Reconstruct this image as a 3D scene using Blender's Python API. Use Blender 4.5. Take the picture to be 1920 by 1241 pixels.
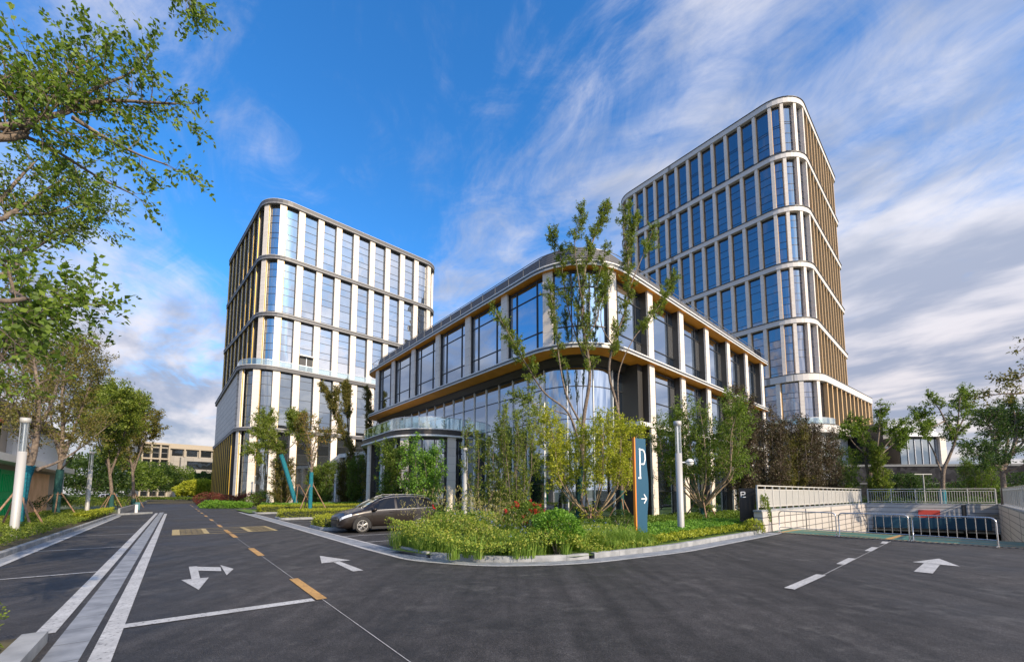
import bpy, math, random
import numpy as np
from mathutils import Vector, Matrix
R = math.radians
rnd = random.Random(7)
nrg = np.random.default_rng(11)
C = bpy.context.scene.collection
for o in list(bpy.data.objects): bpy.data.objects.remove(o)

# ------------------------------------------------------------------ frames
F, CX, CY, PIT, CH = 807., 960., 851.4, .0913, 1.8
def ray(u, v):
    x = (u-CX)/F; z = (CY-v)/F
    return x, math.cos(PIT)-z*math.sin(PIT), math.sin(PIT)+z*math.cos(PIT)
def G(u, v, h=0.):
    r = ray(u, v); t = (h-CH)/r[2]; return Vector((r[0]*t, r[1]*t, h))
def D(u, v, Y):
    r = ray(u, v); t = Y/r[1]; return Vector((r[0]*t, Y, CH+r[2]*t))
RB = .6626; RS, RC = math.sin(RB), math.cos(RB)
def RP(s, t, z=0.):       # road frame: s along the road, t to its right
    return Vector((-s*RS+t*RC, s*RC+t*RS, z))
def toR(p): return (-p[0]*RS+p[1]*RC, p[0]*RC+p[1]*RS)
GA = R(46.47); GS, GC = math.sin(GA), math.cos(GA)
def EP(a, b, z=0.):       # building grid frame
    return Vector((a*GS-b*GC, a*GC+b*GS, z))
def WP(x, y, z=0.): return Vector((x, y, z))

# ------------------------------------------------------------------ tags, objects
def tag(o, label=None, cat=None, group=None, kind=None):
    if label: o['label'] = label
    if cat: o['category'] = cat
    if group: o['group'] = group
    if kind: o['kind'] = kind
    return o
def empty(name, loc, label, cat, group=None):
    o = bpy.data.objects.new(name, None); C.objects.link(o); o.location = loc
    o.empty_display_size = .2
    return tag(o, label, cat, group)
def wloc(o):
    v = Vector(o.location); p = o.parent
    while p: v += Vector(p.location); p = p.parent
    return v
def mkobj(name, me, parent=None, origin=None):
    o = bpy.data.objects.new(name, me); C.objects.link(o)
    if parent: o.parent = parent
    elif origin is not None: o.location = origin
    return o
class MB:
    def __init__(s): s.v = []; s.f = []; s.m = []; s.sm = []
    def add(s, vs, fs, mi=0, smooth=False):
        n = len(s.v); s.v += [Vector(q) for q in vs]
        for f in fs: s.f.append([i+n for i in f]); s.m.append(mi); s.sm.append(smooth)
    def quad(s, a, b, c, d, mi=0): s.add([a, b, c, d], [(0, 1, 2, 3)], mi)
    def box(s, fr, x0, x1, y0, y1, z0, z1, mi=0):
        s.add([fr(x, y, z) for z in (z0, z1) for x, y in ((x0, y0), (x1, y0), (x1, y1), (x0, y1))],
              [(3, 2, 1, 0), (4, 5, 6, 7), (0, 1, 5, 4), (1, 2, 6, 5), (2, 3, 7, 6), (3, 0, 4, 7)], mi)
    def obox(s, c, ux, uy, uz, mi=0):    # centre and half axes
        c = Vector(c); P = [c+ux*i+uy*j+uz*k for k in (-1, 1) for i, j in ((-1, -1), (1, -1), (1, 1), (-1, 1))]
        s.add(P, [(3, 2, 1, 0), (4, 5, 6, 7), (0, 1, 5, 4), (1, 2, 6, 5), (2, 3, 7, 6), (3, 0, 4, 7)], mi)
    def sheet(s, fr, x0, x1, y0, y1, z, mi=0): s.quad(fr(x0, y0, z), fr(x1, y0, z), fr(x1, y1, z), fr(x0, y1, z), mi)
    def poly(s, pts, mi=0): s.add(pts, [tuple(range(len(pts)))], mi)
    def prism(s, pts, z0, z1, mi=0, top=None):
        n = len(pts); vs = [Vector((p[0], p[1], z0)) for p in pts]+[Vector((p[0], p[1], z1)) for p in pts]
        s.add(vs, [tuple(range(n-1, -1, -1))]+[(i, (i+1) % n, n+(i+1) % n, n+i) for i in range(n)], mi)
        s.add(vs[n:], [tuple(range(n))], mi if top is None else top)
    def tube(s, pts, rad, n=6, mi=0, cap=True, smooth=True):
        pts = [Vector(p) for p in pts]
        if not hasattr(rad, '__len__'): rad = [rad]*len(pts)
        vs = []; up = Vector((0, 0, 1)); prev = None
        for i, p in enumerate(pts):
            d = (pts[min(i+1, len(pts)-1)]-pts[max(i-1, 0)])
            d = d.normalized() if d.length > 1e-9 else up
            if prev is None:
                ax = d.cross(up) if abs(d.z) < .95 else d.cross(Vector((1, 0, 0)))
            else: ax = prev-d*prev.dot(d)
            if ax.length < 1e-6: ax = d.orthogonal()
            ax.normalize(); prev = ax; ay = d.cross(ax)
            for k in range(n):
                a = 2*math.pi*k/n; vs.append(p+(ax*math.cos(a)+ay*math.sin(a))*rad[i])
        fs = [(i*n+k, i*n+(k+1) % n, (i+1)*n+(k+1) % n, (i+1)*n+k) for i in range(len(pts)-1) for k in range(n)]
        s.add(vs, fs, mi, smooth)
        if cap:
            s.add(vs[:n], [tuple(range(n-1, -1, -1))], mi); s.add(vs[-n:], [tuple(range(n))], mi)
    def lathe(s, c, prof, n=16, mi=0, smooth=True):
        vs = [Vector((c[0]+r*math.cos(2*math.pi*k/n), c[1]+r*math.sin(2*math.pi*k/n), c[2]+z)) for r, z in prof for k in range(n)]
        s.add(vs, [(i*n+k, i*n+(k+1) % n, (i+1)*n+(k+1) % n, (i+1)*n+k) for i in range(len(prof)-1) for k in range(n)], mi, smooth)
    def sweep(s, path, prof, mi=0, closed=False, sm=False):
        # path: Path; prof: closed ring of (outward offset, z)
        P = path.p; n = len(P); m = len(prof); vs = []
        for i in range(n):
            nm, k = path.miter(i, closed)
            for o, z in prof: vs.append(Vector((P[i][0]+nm[0]*o*k, P[i][1]+nm[1]*o*k, z)))
        rng = range(n if closed else n-1)
        fs = [(i*m+j, i*m+(j+1) % m, ((i+1) % n)*m+(j+1) % m, ((i+1) % n)*m+j) for i in rng for j in range(m)]
        s.add(vs, fs, mi, sm)
        if not closed: s.add(vs[:m], [tuple(range(m-1, -1, -1))], mi); s.add(vs[-m:], [tuple(range(m))], mi)
    def build(s, name, mats, parent=None, origin=None):
        if not isinstance(mats, (list, tuple)): mats = [mats]
        o0 = wloc(parent) if parent else (Vector(origin) if origin is not None else Vector((0, 0, 0)))
        me = bpy.data.meshes.new(name)
        me.from_pydata([tuple(q-o0) for q in s.v], [], s.f)
        for m in mats: me.materials.append(m)
        me.polygons.foreach_set('material_index', s.m)
        me.polygons.foreach_set('use_smooth', s.sm)
        me.update()
        return mkobj(name, me, parent, origin)
class Path:
    """a 2D world path; outside is on its right when walking, unless flip"""
    def __init__(s, pts, radii=None, closed=False, segs=8):
        pts = [Vector((p[0], p[1])) for p in pts]; n = len(pts); out = []
        radii = radii or [0]*n
        for i, p in enumerate(pts):
            r = radii[i]
            if r <= 0 or (not closed and i in (0, n-1)): out.append(p); continue
            a = (pts[i-1]-p).normalized(); b = (pts[(i+1) % n]-p).normalized()
            ang = math.acos(max(-1, min(1, a.dot(b)))); d = r/math.tan(ang/2)
            c = p+(a+b).normalized()*(r/math.sin(ang/2))
            s0 = p+a*d-c; s1 = p+b*d-c
            t0 = math.atan2(s0.y, s0.x); dt = math.atan2(s1.y, s1.x)-t0
            dt = (dt+math.pi) % (2*math.pi)-math.pi
            for k in range(segs+1):
                q = t0+dt*k/segs; out.append(c+Vector((math.cos(q), math.sin(q)))*r)
        s.p = out; s.L = [0.]
        s.closed = closed
        for i in range(1, len(out)): s.L.append(s.L[-1]+(out[i]-out[i-1]).length)
        s.len = s.L[-1]
    def seg(s, i, closed):
        n = len(s.p); a = s.p[i % n]; b = s.p[(i+1) % n]; d = (b-a).normalized(); return Vector((d.y, -d.x))
    def miter(s, i, closed):
        n = len(s.p)
        if closed or 0 < i < n-1:
            a = s.seg(i-1, 1); b = s.seg(i, 1)
        elif i == 0: a = b = s.seg(0, 0)
        else: a = b = s.seg(n-2, 0)
        m = (a+b).normalized(); return m, 1/max(.3, m.dot(a))
    def at(s, d):
        d = max(0, min(s.len, d)); i = 0
        while i < len(s.L)-2 and s.L[i+1] < d: i += 1
        t = (d-s.L[i])/max(1e-9, s.L[i+1]-s.L[i]); a, b = s.p[i], s.p[i+1]
        tg = (b-a).normalized(); return a+(b-a)*t, tg, Vector((tg.y, -tg.x))
    def locate(s, q):
        q = Vector((q[0], q[1])); best = (1e9, 0)
        for i in range(len(s.p)-1):
            a, b = s.p[i], s.p[i+1]; ab = b-a; l = ab.length
            if l < 1e-9: continue
            t = max(0, min(1, (q-a).dot(ab)/l/l)); e = (a+ab*t-q).length
            if e < best[0]: best = (e, s.L[i]+t*l)
        return best[1]
    def sub(s, d0, d1):
        """sub path between two distances"""
        pts = [s.at(d0)[0]]+[s.p[i] for i in range(len(s.p)) if d0+1e-3 < s.L[i] < d1-1e-3]+[s.at(d1)[0]]
        return Path(pts)
    def offset(s, o):
        return Path([s.p[i]+s.miter(i, s.closed)[0]*o*s.miter(i, s.closed)[1] for i in range(len(s.p))])
def epath(pts, radii=None, **k): return Path([EP(*p) for p in pts], radii, **k)
def rpath(pts, radii=None, **k): return Path([RP(*p) for p in pts], radii, **k)

# ------------------------------------------------------------------ materials
def mat(name, col=(.5, .5, .5), rough=.6, metal=0., spec=.5):
    m = bpy.data.materials.new(name); m.use_nodes = True
    b = m.node_tree.nodes['Principled BSDF']
    b.inputs['Base Color'].default_value = (*col, 1); b.inputs['Roughness'].default_value = rough
    b.inputs['Metallic'].default_value = metal; b.inputs['Specular IOR Level'].default_value = spec
    return m
def N(m, t, **k):
    n = m.node_tree.nodes.new(t)
    for a, v in k.items(): setattr(n, a, v)
    return n
def L(m, a, b): m.node_tree.links.new(a, b)
def bsdf(m): return m.node_tree.nodes['Principled BSDF']
def ramp(m, stops):
    r = N(m, 'ShaderNodeValToRGB'); e = r.color_ramp.elements
    while len(e) < len(stops): e.new(.5)
    for x, (p, c) in zip(e, stops): x.position = p; x.color = (*c, 1)
    return r
def noisy(m, c0, c1, scale=4., detail=5, bump=0., bscale=None, coord='Object', lo=.35, hi=.65):
    tc = N(m, 'ShaderNodeTexCoord'); n = N(m, 'ShaderNodeTexNoise'); n.inputs['Scale'].default_value = scale; n.inputs['Detail'].default_value = detail
    L(m, tc.outputs[coord], n.inputs['Vector']); r = ramp(m, [(lo, c0), (hi, c1)]); L(m, n.outputs[0], r.inputs[0])
    L(m, r.outputs[0], bsdf(m).inputs['Base Color'])
    if bump:
        n2 = N(m, 'ShaderNodeTexNoise'); n2.inputs['Scale'].default_value = bscale or scale*8; n2.inputs['Detail'].default_value = 4
        L(m, tc.outputs[coord], n2.inputs['Vector']); b = N(m, 'ShaderNodeBump'); b.inputs['Strength'].default_value = bump; b.inputs['Distance'].default_value = .02
        L(m, n2.outputs[0], b.inputs['Height']); L(m, b.outputs[0], bsdf(m).inputs['Normal'])
    return r
def math_(m, op, a, b=None, c=None):
    n = N(m, 'ShaderNodeMath', operation=op)
    for i, v in enumerate((a, b, c)):
        if v is None: continue
        if isinstance(v, (int, float)): n.inputs[i].default_value = v
        else: L(m, v, n.inputs[i])
    return n.outputs[0]
def mixc(m, fac, a, b, blend='MIX'):
    n = N(m, 'ShaderNodeMix', data_type='RGBA', blend_type=blend)
    if isinstance(fac, (int, float)): n.inputs[0].default_value = fac
    else: L(m, fac, n.inputs[0])
    for i, v in ((6, a), (7, b)):
        if isinstance(v, tuple): n.inputs[i].default_value = (*v, 1)
        else: L(m, v, n.inputs[i])
    return n.outputs[2]
M = {}
def asphalt():
    m = mat('asphalt', rough=.78, spec=.35); tc = N(m, 'ShaderNodeTexCoord')
    def nz(sc, det=5, vec=None, rgh=.6):
        n = N(m, 'ShaderNodeTexNoise'); n.inputs['Scale'].default_value = sc; n.inputs['Detail'].default_value = det; n.inputs['Roughness'].default_value = rgh
        L(m, vec or tc.outputs['Object'], n.inputs['Vector']); return n.outputs[0]
    big = nz(.35, 6); mid = nz(3.2, 5)
    mp = N(m, 'ShaderNodeMapping'); mp.inputs['Rotation'].default_value = (0, 0, -RB); mp.inputs['Scale'].default_value = (1.6, .12, 1)
    L(m, tc.outputs['Object'], mp.inputs['Vector']); streak = nz(1.3, 5, mp.outputs[0])
    agg = N(m, 'ShaderNodeTexVoronoi'); agg.inputs['Scale'].default_value = 85; L(m, tc.outputs['Object'], agg.inputs['Vector'])
    r1 = ramp(m, [(.3, (.022, .0215, .0225)), (.7, (.046, .044, .045))]); L(m, big, r1.inputs[0])  # base kept dark, putting the shade over the road into its colour
    r2 = ramp(m, [(.32, (.6, .6, .6)), (.68, (1.42, 1.4, 1.38))]); L(m, streak, r2.inputs[0])
    r3 = ramp(m, [(.3, (.7, .7, .7)), (.7, (1.32, 1.3, 1.28))]); L(m, mid, r3.inputs[0])
    c = mixc(m, 1., r1.outputs[0], r2.outputs[0], 'MULTIPLY'); c = mixc(m, 1., c, r3.outputs[0], 'MULTIPLY')
    ra = ramp(m, [(0., (.55, .55, .55)), (.55, (1., 1., 1.)), (1., (2.2, 2.2, 2.2))])
    L(m, agg.outputs['Color'], ra.inputs[0]); c = mixc(m, 1., c, ra.outputs[0], 'MULTIPLY')
    # fine cracks, oil spots and pale dust
    vc = N(m, 'ShaderNodeTexVoronoi', feature='DISTANCE_TO_EDGE'); vc.inputs['Scale'].default_value = .28; dn = N(m, 'ShaderNodeTexNoise'); dn.inputs['Scale'].default_value = 1.6; dn.inputs['Detail'].default_value = 6
    L(m, tc.outputs['Object'], dn.inputs['Vector']); dv = N(m, 'ShaderNodeVectorMath', operation='ADD'); L(m, tc.outputs['Object'], dv.inputs[0]); L(m, dn.outputs['Color'], dv.inputs[1]); L(m, dv.outputs[0], vc.inputs['Vector'])
    ck = math_(m, 'LESS_THAN', vc.outputs['Distance'], .0022); msk = math_(m, 'GREATER_THAN', nz(.5, 3), .54)
    c = mixc(m, math_(m, 'MULTIPLY', math_(m, 'MULTIPLY', ck, msk), .55), c, (.012, .012, .012))
    oil = ramp(m, [(.70, (0, 0, 0)), (.76, (1, 1, 1))]); L(m, nz(1.1, 3), oil.inputs[0]); c = mixc(m, math_(m, 'MULTIPLY', oil.outputs[0], .45), c, (.014, .014, .015))
    dust = ramp(m, [(.56, (0, 0, 0)), (.75, (1, 1, 1))]); L(m, nz(.8, 8, None, .75), dust.inputs[0]); c = mixc(m, math_(m, 'MULTIPLY', dust.outputs[0], .7), c, (.12, .115, .108))
    L(m, c, bsdf(m).inputs['Base Color'])
    rr = ramp(m, [(.3, (.5, .5, .5)), (.7, (.85, .85, .85))]); L(m, big, rr.inputs[0]); L(m, rr.outputs[0], bsdf(m).inputs['Roughness'])
    b = N(m, 'ShaderNodeBump'); b.inputs['Strength'].default_value = .5; b.inputs['Distance'].default_value = .006
    L(m, agg.outputs['Distance'], b.inputs['Height']); L(m, b.outputs[0], bsdf(m).inputs['Normal'])
    return m
M['asphalt'] = asphalt()
def paint(name, c0, c1, wear=.5):
    m = mat(name, rough=.6); tc = N(m, 'ShaderNodeTexCoord'); n = N(m, 'ShaderNodeTexNoise'); n.inputs['Scale'].default_value = 22; n.inputs['Detail'].default_value = 8; n.inputs['Roughness'].default_value = .7
    L(m, tc.outputs['Object'], n.inputs['Vector']); r = ramp(m, [(.0, (.07, .07, .07)), (.37, (.09, .09, .09)), (.42, c0), (.8, c1)]); L(m, n.outputs[0], r.inputs[0])
    n2 = N(m, 'ShaderNodeTexNoise'); n2.inputs['Scale'].default_value = 2; L(m, tc.outputs['Object'], n2.inputs['Vector'])
    r2 = ramp(m, [(.3, (.72, .72, .72)), (.7, (1, 1, 1))]); L(m, n2.outputs[0], r2.inputs[0])
    L(m, mixc(m, 1., r.outputs[0], r2.outputs[0], 'MULTIPLY'), bsdf(m).inputs['Base Color']); return m
M['white_paint'] = paint('white_paint', (.44, .44, .44), (.66, .66, .65))
M['yellow_paint'] = paint('yellow_paint', (.5, .27, .07), (.64, .38, .13))
M['pale_yellow_paint'] = paint('pale_yellow_paint', (.42, .31, .12), (.56, .44, .20))
M['concrete'] = mat('concrete', rough=.85); noisy(M['concrete'], (.2, .21, .22), (.33, .34, .35), 2.5, 8, .3, 60)
def drain():
    m = mat('drain_concrete', rough=.8); tc = N(m, 'ShaderNodeTexCoord'); mp = N(m, 'ShaderNodeMapping'); mp.inputs['Rotation'].default_value = (0, 0, -RB)
    L(m, tc.outputs['Object'], mp.inputs['Vector']); sx = N(m, 'ShaderNodeSeparateXYZ'); L(m, mp.outputs[0], sx.inputs[0])
    fr = math_(m, 'FRACT', math_(m, 'MULTIPLY', sx.outputs[1], 1/.75)); j = math_(m, 'GREATER_THAN', fr, .018)
    n = N(m, 'ShaderNodeTexNoise'); n.inputs['Scale'].default_value = 3; n.inputs['Detail'].default_value = 8; L(m, tc.outputs['Object'], n.inputs['Vector'])
    r = ramp(m, [(.3, (.15, .165, .19)), (.7, (.28, .3, .33))]); L(m, n.outputs[0], r.inputs[0])
    L(m, mixc(m, j, (.05, .05, .05), r.outputs[0]), bsdf(m).inputs['Base Color']); return m
M['drain'] = drain()
def stone(name, c0, c1, pw=1., ph=.6, joint=.012, jc=(.12, .11, .1), rot=GA-math.pi/2, rough=.55, ax=0):
    """cladding panels: joints from world position along the facade and in z"""
    m = mat(name, rough=rough, spec=.4); ge = N(m, 'ShaderNodeNewGeometry'); sx = N(m, 'ShaderNodeSeparateXYZ')
    mp = N(m, 'ShaderNodeMapping', vector_type='POINT'); mp.inputs['Rotation'].default_value = (0, 0, rot)
    L(m, ge.outputs['Position'], mp.inputs['Vector']); L(m, mp.outputs[0], sx.inputs[0])
    jz = math_(m, 'LESS_THAN', math_(m, 'FRACT', math_(m, 'DIVIDE', sx.outputs[2], ph)), joint/ph)
    j = jz
    if pw:
        jx = math_(m, 'LESS_THAN', math_(m, 'FRACT', math_(m, 'DIVIDE', sx.outputs[ax], pw)), joint/pw)
        j = math_(m, 'MAXIMUM', jz, jx)
    wn = N(m, 'ShaderNodeTexWhiteNoise', noise_dimensions='3D'); v = N(m, 'ShaderNodeCombineXYZ')
    if pw: L(m, math_(m, 'FLOOR', math_(m, 'DIVIDE', sx.outputs[ax], pw)), v.inputs[0])
    L(m, math_(m, 'FLOOR', math_(m, 'DIVIDE', sx.outputs[2], ph)), v.inputs[2]); L(m, v.outputs[0], wn.inputs[0])
    n = N(m, 'ShaderNodeTexNoise'); n.inputs['Scale'].default_value = 3; n.inputs['Detail'].default_value = 6; L(m, ge.outputs['Position'], n.inputs['Vector'])
    f = math_(m, 'ADD', math_(m, 'MULTIPLY', wn.outputs[0], .5), math_(m, 'MULTIPLY', n.outputs[0], .5))
    c = mixc(m, f, c0, c1); L(m, mixc(m, j, c, jc), bsdf(m).inputs['Base Color']); return m
M['stone'] = stone('pale_stone', (.64, .57, .50), (.74, .68, .61), 0, .75)
M['stone2'] = stone('podium_stone', (.46, .42, .38), (.60, .55, .50), 1.6, 1.1, .09, (.20, .18, .16), ax=1)
M['band_white'] = stone('band_cladding', (.56, .53, .50), (.64, .61, .58), 2.65, 50., .06, (.3, .28, .26))
M['wall_tile'] = stone('ramp_cladding', (.46, .42, .38), (.56, .51, .47), 1.0, .34, .035, (.05, .05, .05), RB, .5)
M['wall_tile2'] = stone('ramp_end_cladding', (.42, .41, .41), (.5, .49, .48), .85, .34, .035, (.05, .05, .05), RB, .5, ax=1)
def gold():
    m = mat('gold_fin', (.56, .36, .04), .42, .3); return m
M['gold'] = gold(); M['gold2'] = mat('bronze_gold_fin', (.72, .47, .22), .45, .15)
M['gold3'] = mat('bronze_fin_side', (.50, .33, .17), .5, .1)  # darker bronze body behind the gold front of the fins
M['bronze'] = mat('dark_bronze', (.055, .048, .042), .45, .3)
M['dark'] = mat('dark_metal', (.035, .037, .04), .45, .2)
M['midgrey'] = mat('grey_metal', (.13, .135, .14), .42, .3)
M['band_grey'] = mat('band_grey_metal', (.085, .085, .09), .5, 0.); M['band_light'] = mat('band_light_edge', (.42, .42, .43), .5)
M['alu'] = mat('brushed_aluminium', (.55, .56, .58), .35, .7)
M['white_metal'] = mat('white_metal', (.74, .74, .73), .4, 0)
def soffit():
    m = mat('orange_soffit', rough=.6, spec=.1); noisy(m, (.80, .31, .04), (.92, .38, .06), 1.2, 3); return m
M['soffit'] = soffit()
def glass(name, dark=(.012, .018, .024), tint=(.74, .84, .93), base=.42, wob=.012, wave=.02, wscale=.35, rough=.015):
    m = bpy.data.materials.new(name); m.use_nodes = True; nt = m.node_tree; nt.nodes.remove(bsdf(m))
    out = nt.nodes['Material Output']; ge = N(m, 'ShaderNodeNewGeometry')
    wn = N(m, 'ShaderNodeTexWhiteNoise', noise_dimensions='1D'); L(m, ge.outputs['Random Per Island'], wn.inputs['W'])
    sb = N(m, 'ShaderNodeVectorMath', operation='SUBTRACT'); L(m, wn.outputs['Color'], sb.inputs[0]); sb.inputs[1].default_value = (.5, .5, .5)
    sc = N(m, 'ShaderNodeVectorMath', operation='SCALE'); L(m, sb.outputs[0], sc.inputs[0]); sc.inputs['Scale'].default_value = wob
    ns = N(m, 'ShaderNodeTexNoise'); ns.inputs['Scale'].default_value = wscale; ns.inputs['Detail'].default_value = 2
    ps = N(m, 'ShaderNodeVectorMath', operation='ADD'); L(m, ge.outputs['Position'], ps.inputs[0]); s3 = N(m, 'ShaderNodeVectorMath', operation='SCALE'); s3.inputs['Scale'].default_value = 9
    L(m, wn.outputs['Color'], s3.inputs[0]); L(m, s3.outputs[0], ps.inputs[1]); L(m, ps.outputs[0], ns.inputs['Vector'])
    s2 = N(m, 'ShaderNodeVectorMath', operation='SUBTRACT'); L(m, ns.outputs['Color'], s2.inputs[0]); s2.inputs[1].default_value = (.5, .5, .5)
    s4 = N(m, 'ShaderNodeVectorMath', operation='SCALE'); L(m, s2.outputs[0], s4.inputs[0]); s4.inputs['Scale'].default_value = wave
    a1 = N(m, 'ShaderNodeVectorMath', operation='ADD'); L(m, ge.outputs['Normal'], a1.inputs[0]); L(m, sc.outputs[0], a1.inputs[1])
    a2 = N(m, 'ShaderNodeVectorMath', operation='ADD'); L(m, a1.outputs[0], a2.inputs[0]); L(m, s4.outputs[0], a2.inputs[1])
    nn = N(m, 'ShaderNodeVectorMath', operation='NORMALIZE'); L(m, a2.outputs[0], nn.inputs[0])
    gl = N(m, 'ShaderNodeBsdfGlossy'); gl.inputs['Color'].default_value = (*tint, 1); gl.inputs['Roughness'].default_value = rough; L(m, nn.outputs[0], gl.inputs['Normal'])
    df = N(m, 'ShaderNodeBsdfDiffuse')
    dv = mixc(m, wn.outputs['Value'], dark, tuple(min(1, c*2.6+.004) for c in dark)); dv = mixc(m, math_(m, 'GREATER_THAN', wn.outputs['Value'], .88), dv, (.16, .16, .155)); L(m, dv, df.inputs['Color'])
    fr = N(m, 'ShaderNodeLayerWeight'); fr.inputs['Blend'].default_value = .5
    fac = math_(m, 'ADD', math_(m, 'MULTIPLY', math_(m, 'POWER', fr.outputs['Facing'], 4.), 1-base), base)
    mx = N(m, 'ShaderNodeMixShader'); L(m, fac, mx.inputs[0]); L(m, df.outputs[0], mx.inputs[1]); L(m, gl.outputs[0], mx.inputs[2]); L(m, mx.outputs[0], out.inputs[0]); return m
M['glass_l'] = glass('tower_glass_grey', (.03, .035, .04), (.80, .82, .84), .55, .03, .04, .4)
M['glass_r'] = glass('tower_glass_blue', (.008, .012, .02), (.50, .52, .58), .5, .03, .05, .5)
M['glass_m'] = glass('curtain_glass', (.008, .012, .018), (.60, .70, .82), .6, .008, .018)
M['glass_low'] = glass('ground_floor_glass', (.015, .017, .018), (.7, .78, .84), .3, .01, .03)
def clearglass(name, col=(.8, .9, .88), op=.22):
    m = bpy.data.materials.new(name); m.use_nodes = True; nt = m.node_tree; nt.nodes.remove(bsdf(m)); out = nt.nodes['Material Output']
    tr = N(m, 'ShaderNodeBsdfTransparent'); tr.inputs['Color'].default_value = (*col, 1)
    gl = N(m, 'ShaderNodeBsdfGlossy'); gl.inputs['Color'].default_value = (.9, .95, .95, 1); gl.inputs['Roughness'].default_value = .02
    lw = N(m, 'ShaderNodeLayerWeight'); lw.inputs['Blend'].default_value = .5
    f = math_(m, 'ADD', math_(m, 'MULTIPLY', math_(m, 'POWER', lw.outputs['Facing'], 3.), .7), op)
    mx = N(m, 'ShaderNodeMixShader'); L(m, f, mx.inputs[0]); L(m, tr.outputs[0], mx.inputs[1]); L(m, gl.outputs[0], mx.inputs[2]); L(m, mx.outputs[0], out.inputs[0]); return m
M['rail_glass'] = clearglass('railing_glass')
M['lamp_glass'] = clearglass('lamp_glass', (.9, .93, .93), .12)
def leafmat(name, cols, trans=.42, gloss=.05, rough=.5):
    """cols: darker..lighter leaf colours picked per leaf"""
    m = bpy.data.materials.new(name); m.use_nodes = True; nt = m.node_tree; nt.nodes.remove(bsdf(m)); out = nt.nodes['Material Output']
    ge = N(m, 'ShaderNodeNewGeometry'); n = len(cols)
    r = ramp(m, [(i/max(1, n-1), c) for i, c in enumerate(cols)]); L(m, ge.outputs['Random Per Island'], r.inputs[0])
    df = N(m, 'ShaderNodeBsdfDiffuse'); L(m, r.outputs[0], df.inputs['Color'])
    tl = N(m, 'ShaderNodeBsdfTranslucent'); L(m, mixc(m, 1., r.outputs[0], (1.25, 1.35, .6), 'MULTIPLY'), tl.inputs['Color'])
    gl = N(m, 'ShaderNodeBsdfGlossy'); gl.inputs['Roughness'].default_value = rough; gl.inputs['Color'].default_value = (.75, .8, .75, 1)
    a = N(m, 'ShaderNodeMixShader'); a.inputs[0].default_value = trans; L(m, df.outputs[0], a.inputs[1]); L(m, tl.outputs[0], a.inputs[2])
    lw = N(m, 'ShaderNodeLayerWeight'); lw.inputs['Blend'].default_value = .5
    b = N(m, 'ShaderNodeMixShader'); L(m, math_(m, 'MULTIPLY', math_(m, 'ADD', math_(m, 'POWER', lw.outputs['Facing'], 3.), .3), gloss*1.3), b.inputs[0]); L(m, a.outputs[0], b.inputs[1]); L(m, gl.outputs[0], b.inputs[2]); L(m, b.outputs[0], out.inputs[0]); return m
M['leaf_green'] = leafmat('leaf_green', [(.055, .09, .014), (.115, .18, .024), (.20, .27, .04)])
M['leaf_mid'] = leafmat('leaf_mid', [(.07, .105, .015), (.155, .21, .026), (.26, .30, .05)])
M['leaf_near'] = leafmat('leaf_near', [(.07, .12, .02), (.14, .22, .03), (.23, .31, .045)], .45)
M['leaf_yellow'] = leafmat('leaf_yellow', [(.18, .22, .02), (.34, .37, .03), (.48, .47, .05)], .4)
M['leaf_lime'] = leafmat('leaf_lime', [(.07, .16, .02), (.13, .27, .03), (.22, .38, .05)], .3)
M['leaf_hedge_y'] = leafmat('leaf_hedge_yellow', [(.16, .2, .015), (.3, .33, .03), (.42, .43, .05)], .3)
M['leaf_olive'] = leafmat('leaf_olive', [(.07, .075, .015), (.13, .12, .025), (.20, .16, .04), (.10, .13, .02)], .3)
M['leaf_purple'] = leafmat('leaf_purple', [(.04, .028, .02), (.085, .055, .04), (.11, .085, .05), (.06, .07, .025)], .2)
M['leaf_maroon'] = leafmat('leaf_maroon', [(.10, .02, .02), (.18, .04, .035), (.09, .08, .03)], .2)
M['leaf_dark'] = leafmat('leaf_dark', [(.02, .045, .012), (.04, .08, .018), (.08, .13, .03)])
M['leaf_red'] = leafmat('leaf_red', [(.35, .02, .02), (.5, .04, .04), (.3, .03, .02)], .2)
M['leaf_orange'] = leafmat('leaf_orange', [(.4, .2, .03), (.5, .3, .04)], .3)
M['flower_blue'] = leafmat('flower_blue', [(.12, .14, .4), (.2, .25, .55)], .2)
M['wild'] = leafmat('wild_leaf', [(.12, .18, .02), (.24, .30, .035), (.40, .40, .08), (.15, .26, .03)], .35)
M['stalk'] = leafmat('dry_stalk', [(.30, .26, .10), (.42, .36, .16), (.24, .26, .07)], .3)
M['grass_blade'] = leafmat('grass_blade', [(.11, .2, .025), (.2, .31, .05), (.3, .38, .09)], .35)
M['bark'] = mat('bark', rough=.9); noisy(M['bark'], (.09, .07, .055), (.22, .17, .13), 9, 6, .6, 50)
M['bark2'] = mat('pale_bark', rough=.9); noisy(M['bark2'], (.2, .15, .1), (.36, .27, .18), 9, 6, .5, 50)
M['wrap'] = mat('teal_wrap', rough=.9); noisy(M['wrap'], (.005, .09, .13), (.01, .19, .24), 14, 4, .5, 60)
M['wrap_green'] = mat('green_wrap', rough=.9); noisy(M['wrap_green'], (.01, .05, .05), (.02, .09, .08), 14, 4, .5, 60)
M['stake'] = mat('wooden_pole', rough=.9); noisy(M['stake'], (.16, .095, .06), (.32, .2, .13), 12, 5, .3)
M['soil'] = mat('soil', rough=.95); noisy(M['soil'], (.05, .04, .02), (.1, .085, .04), 5, 6, .5)
M['lawn'] = mat('lawn', rough=.95); noisy(M['lawn'], (.06, .11, .015), (.12, .2, .025), 3, 8, .6, 60)
M['ground'] = mat('ground', rough=.95); noisy(M['ground'], (.07, .09, .04), (.12, .13, .07), .6, 8)
M['pole'] = mat('lamp_pole', (.40, .395, .38), .5, .1)
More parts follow.
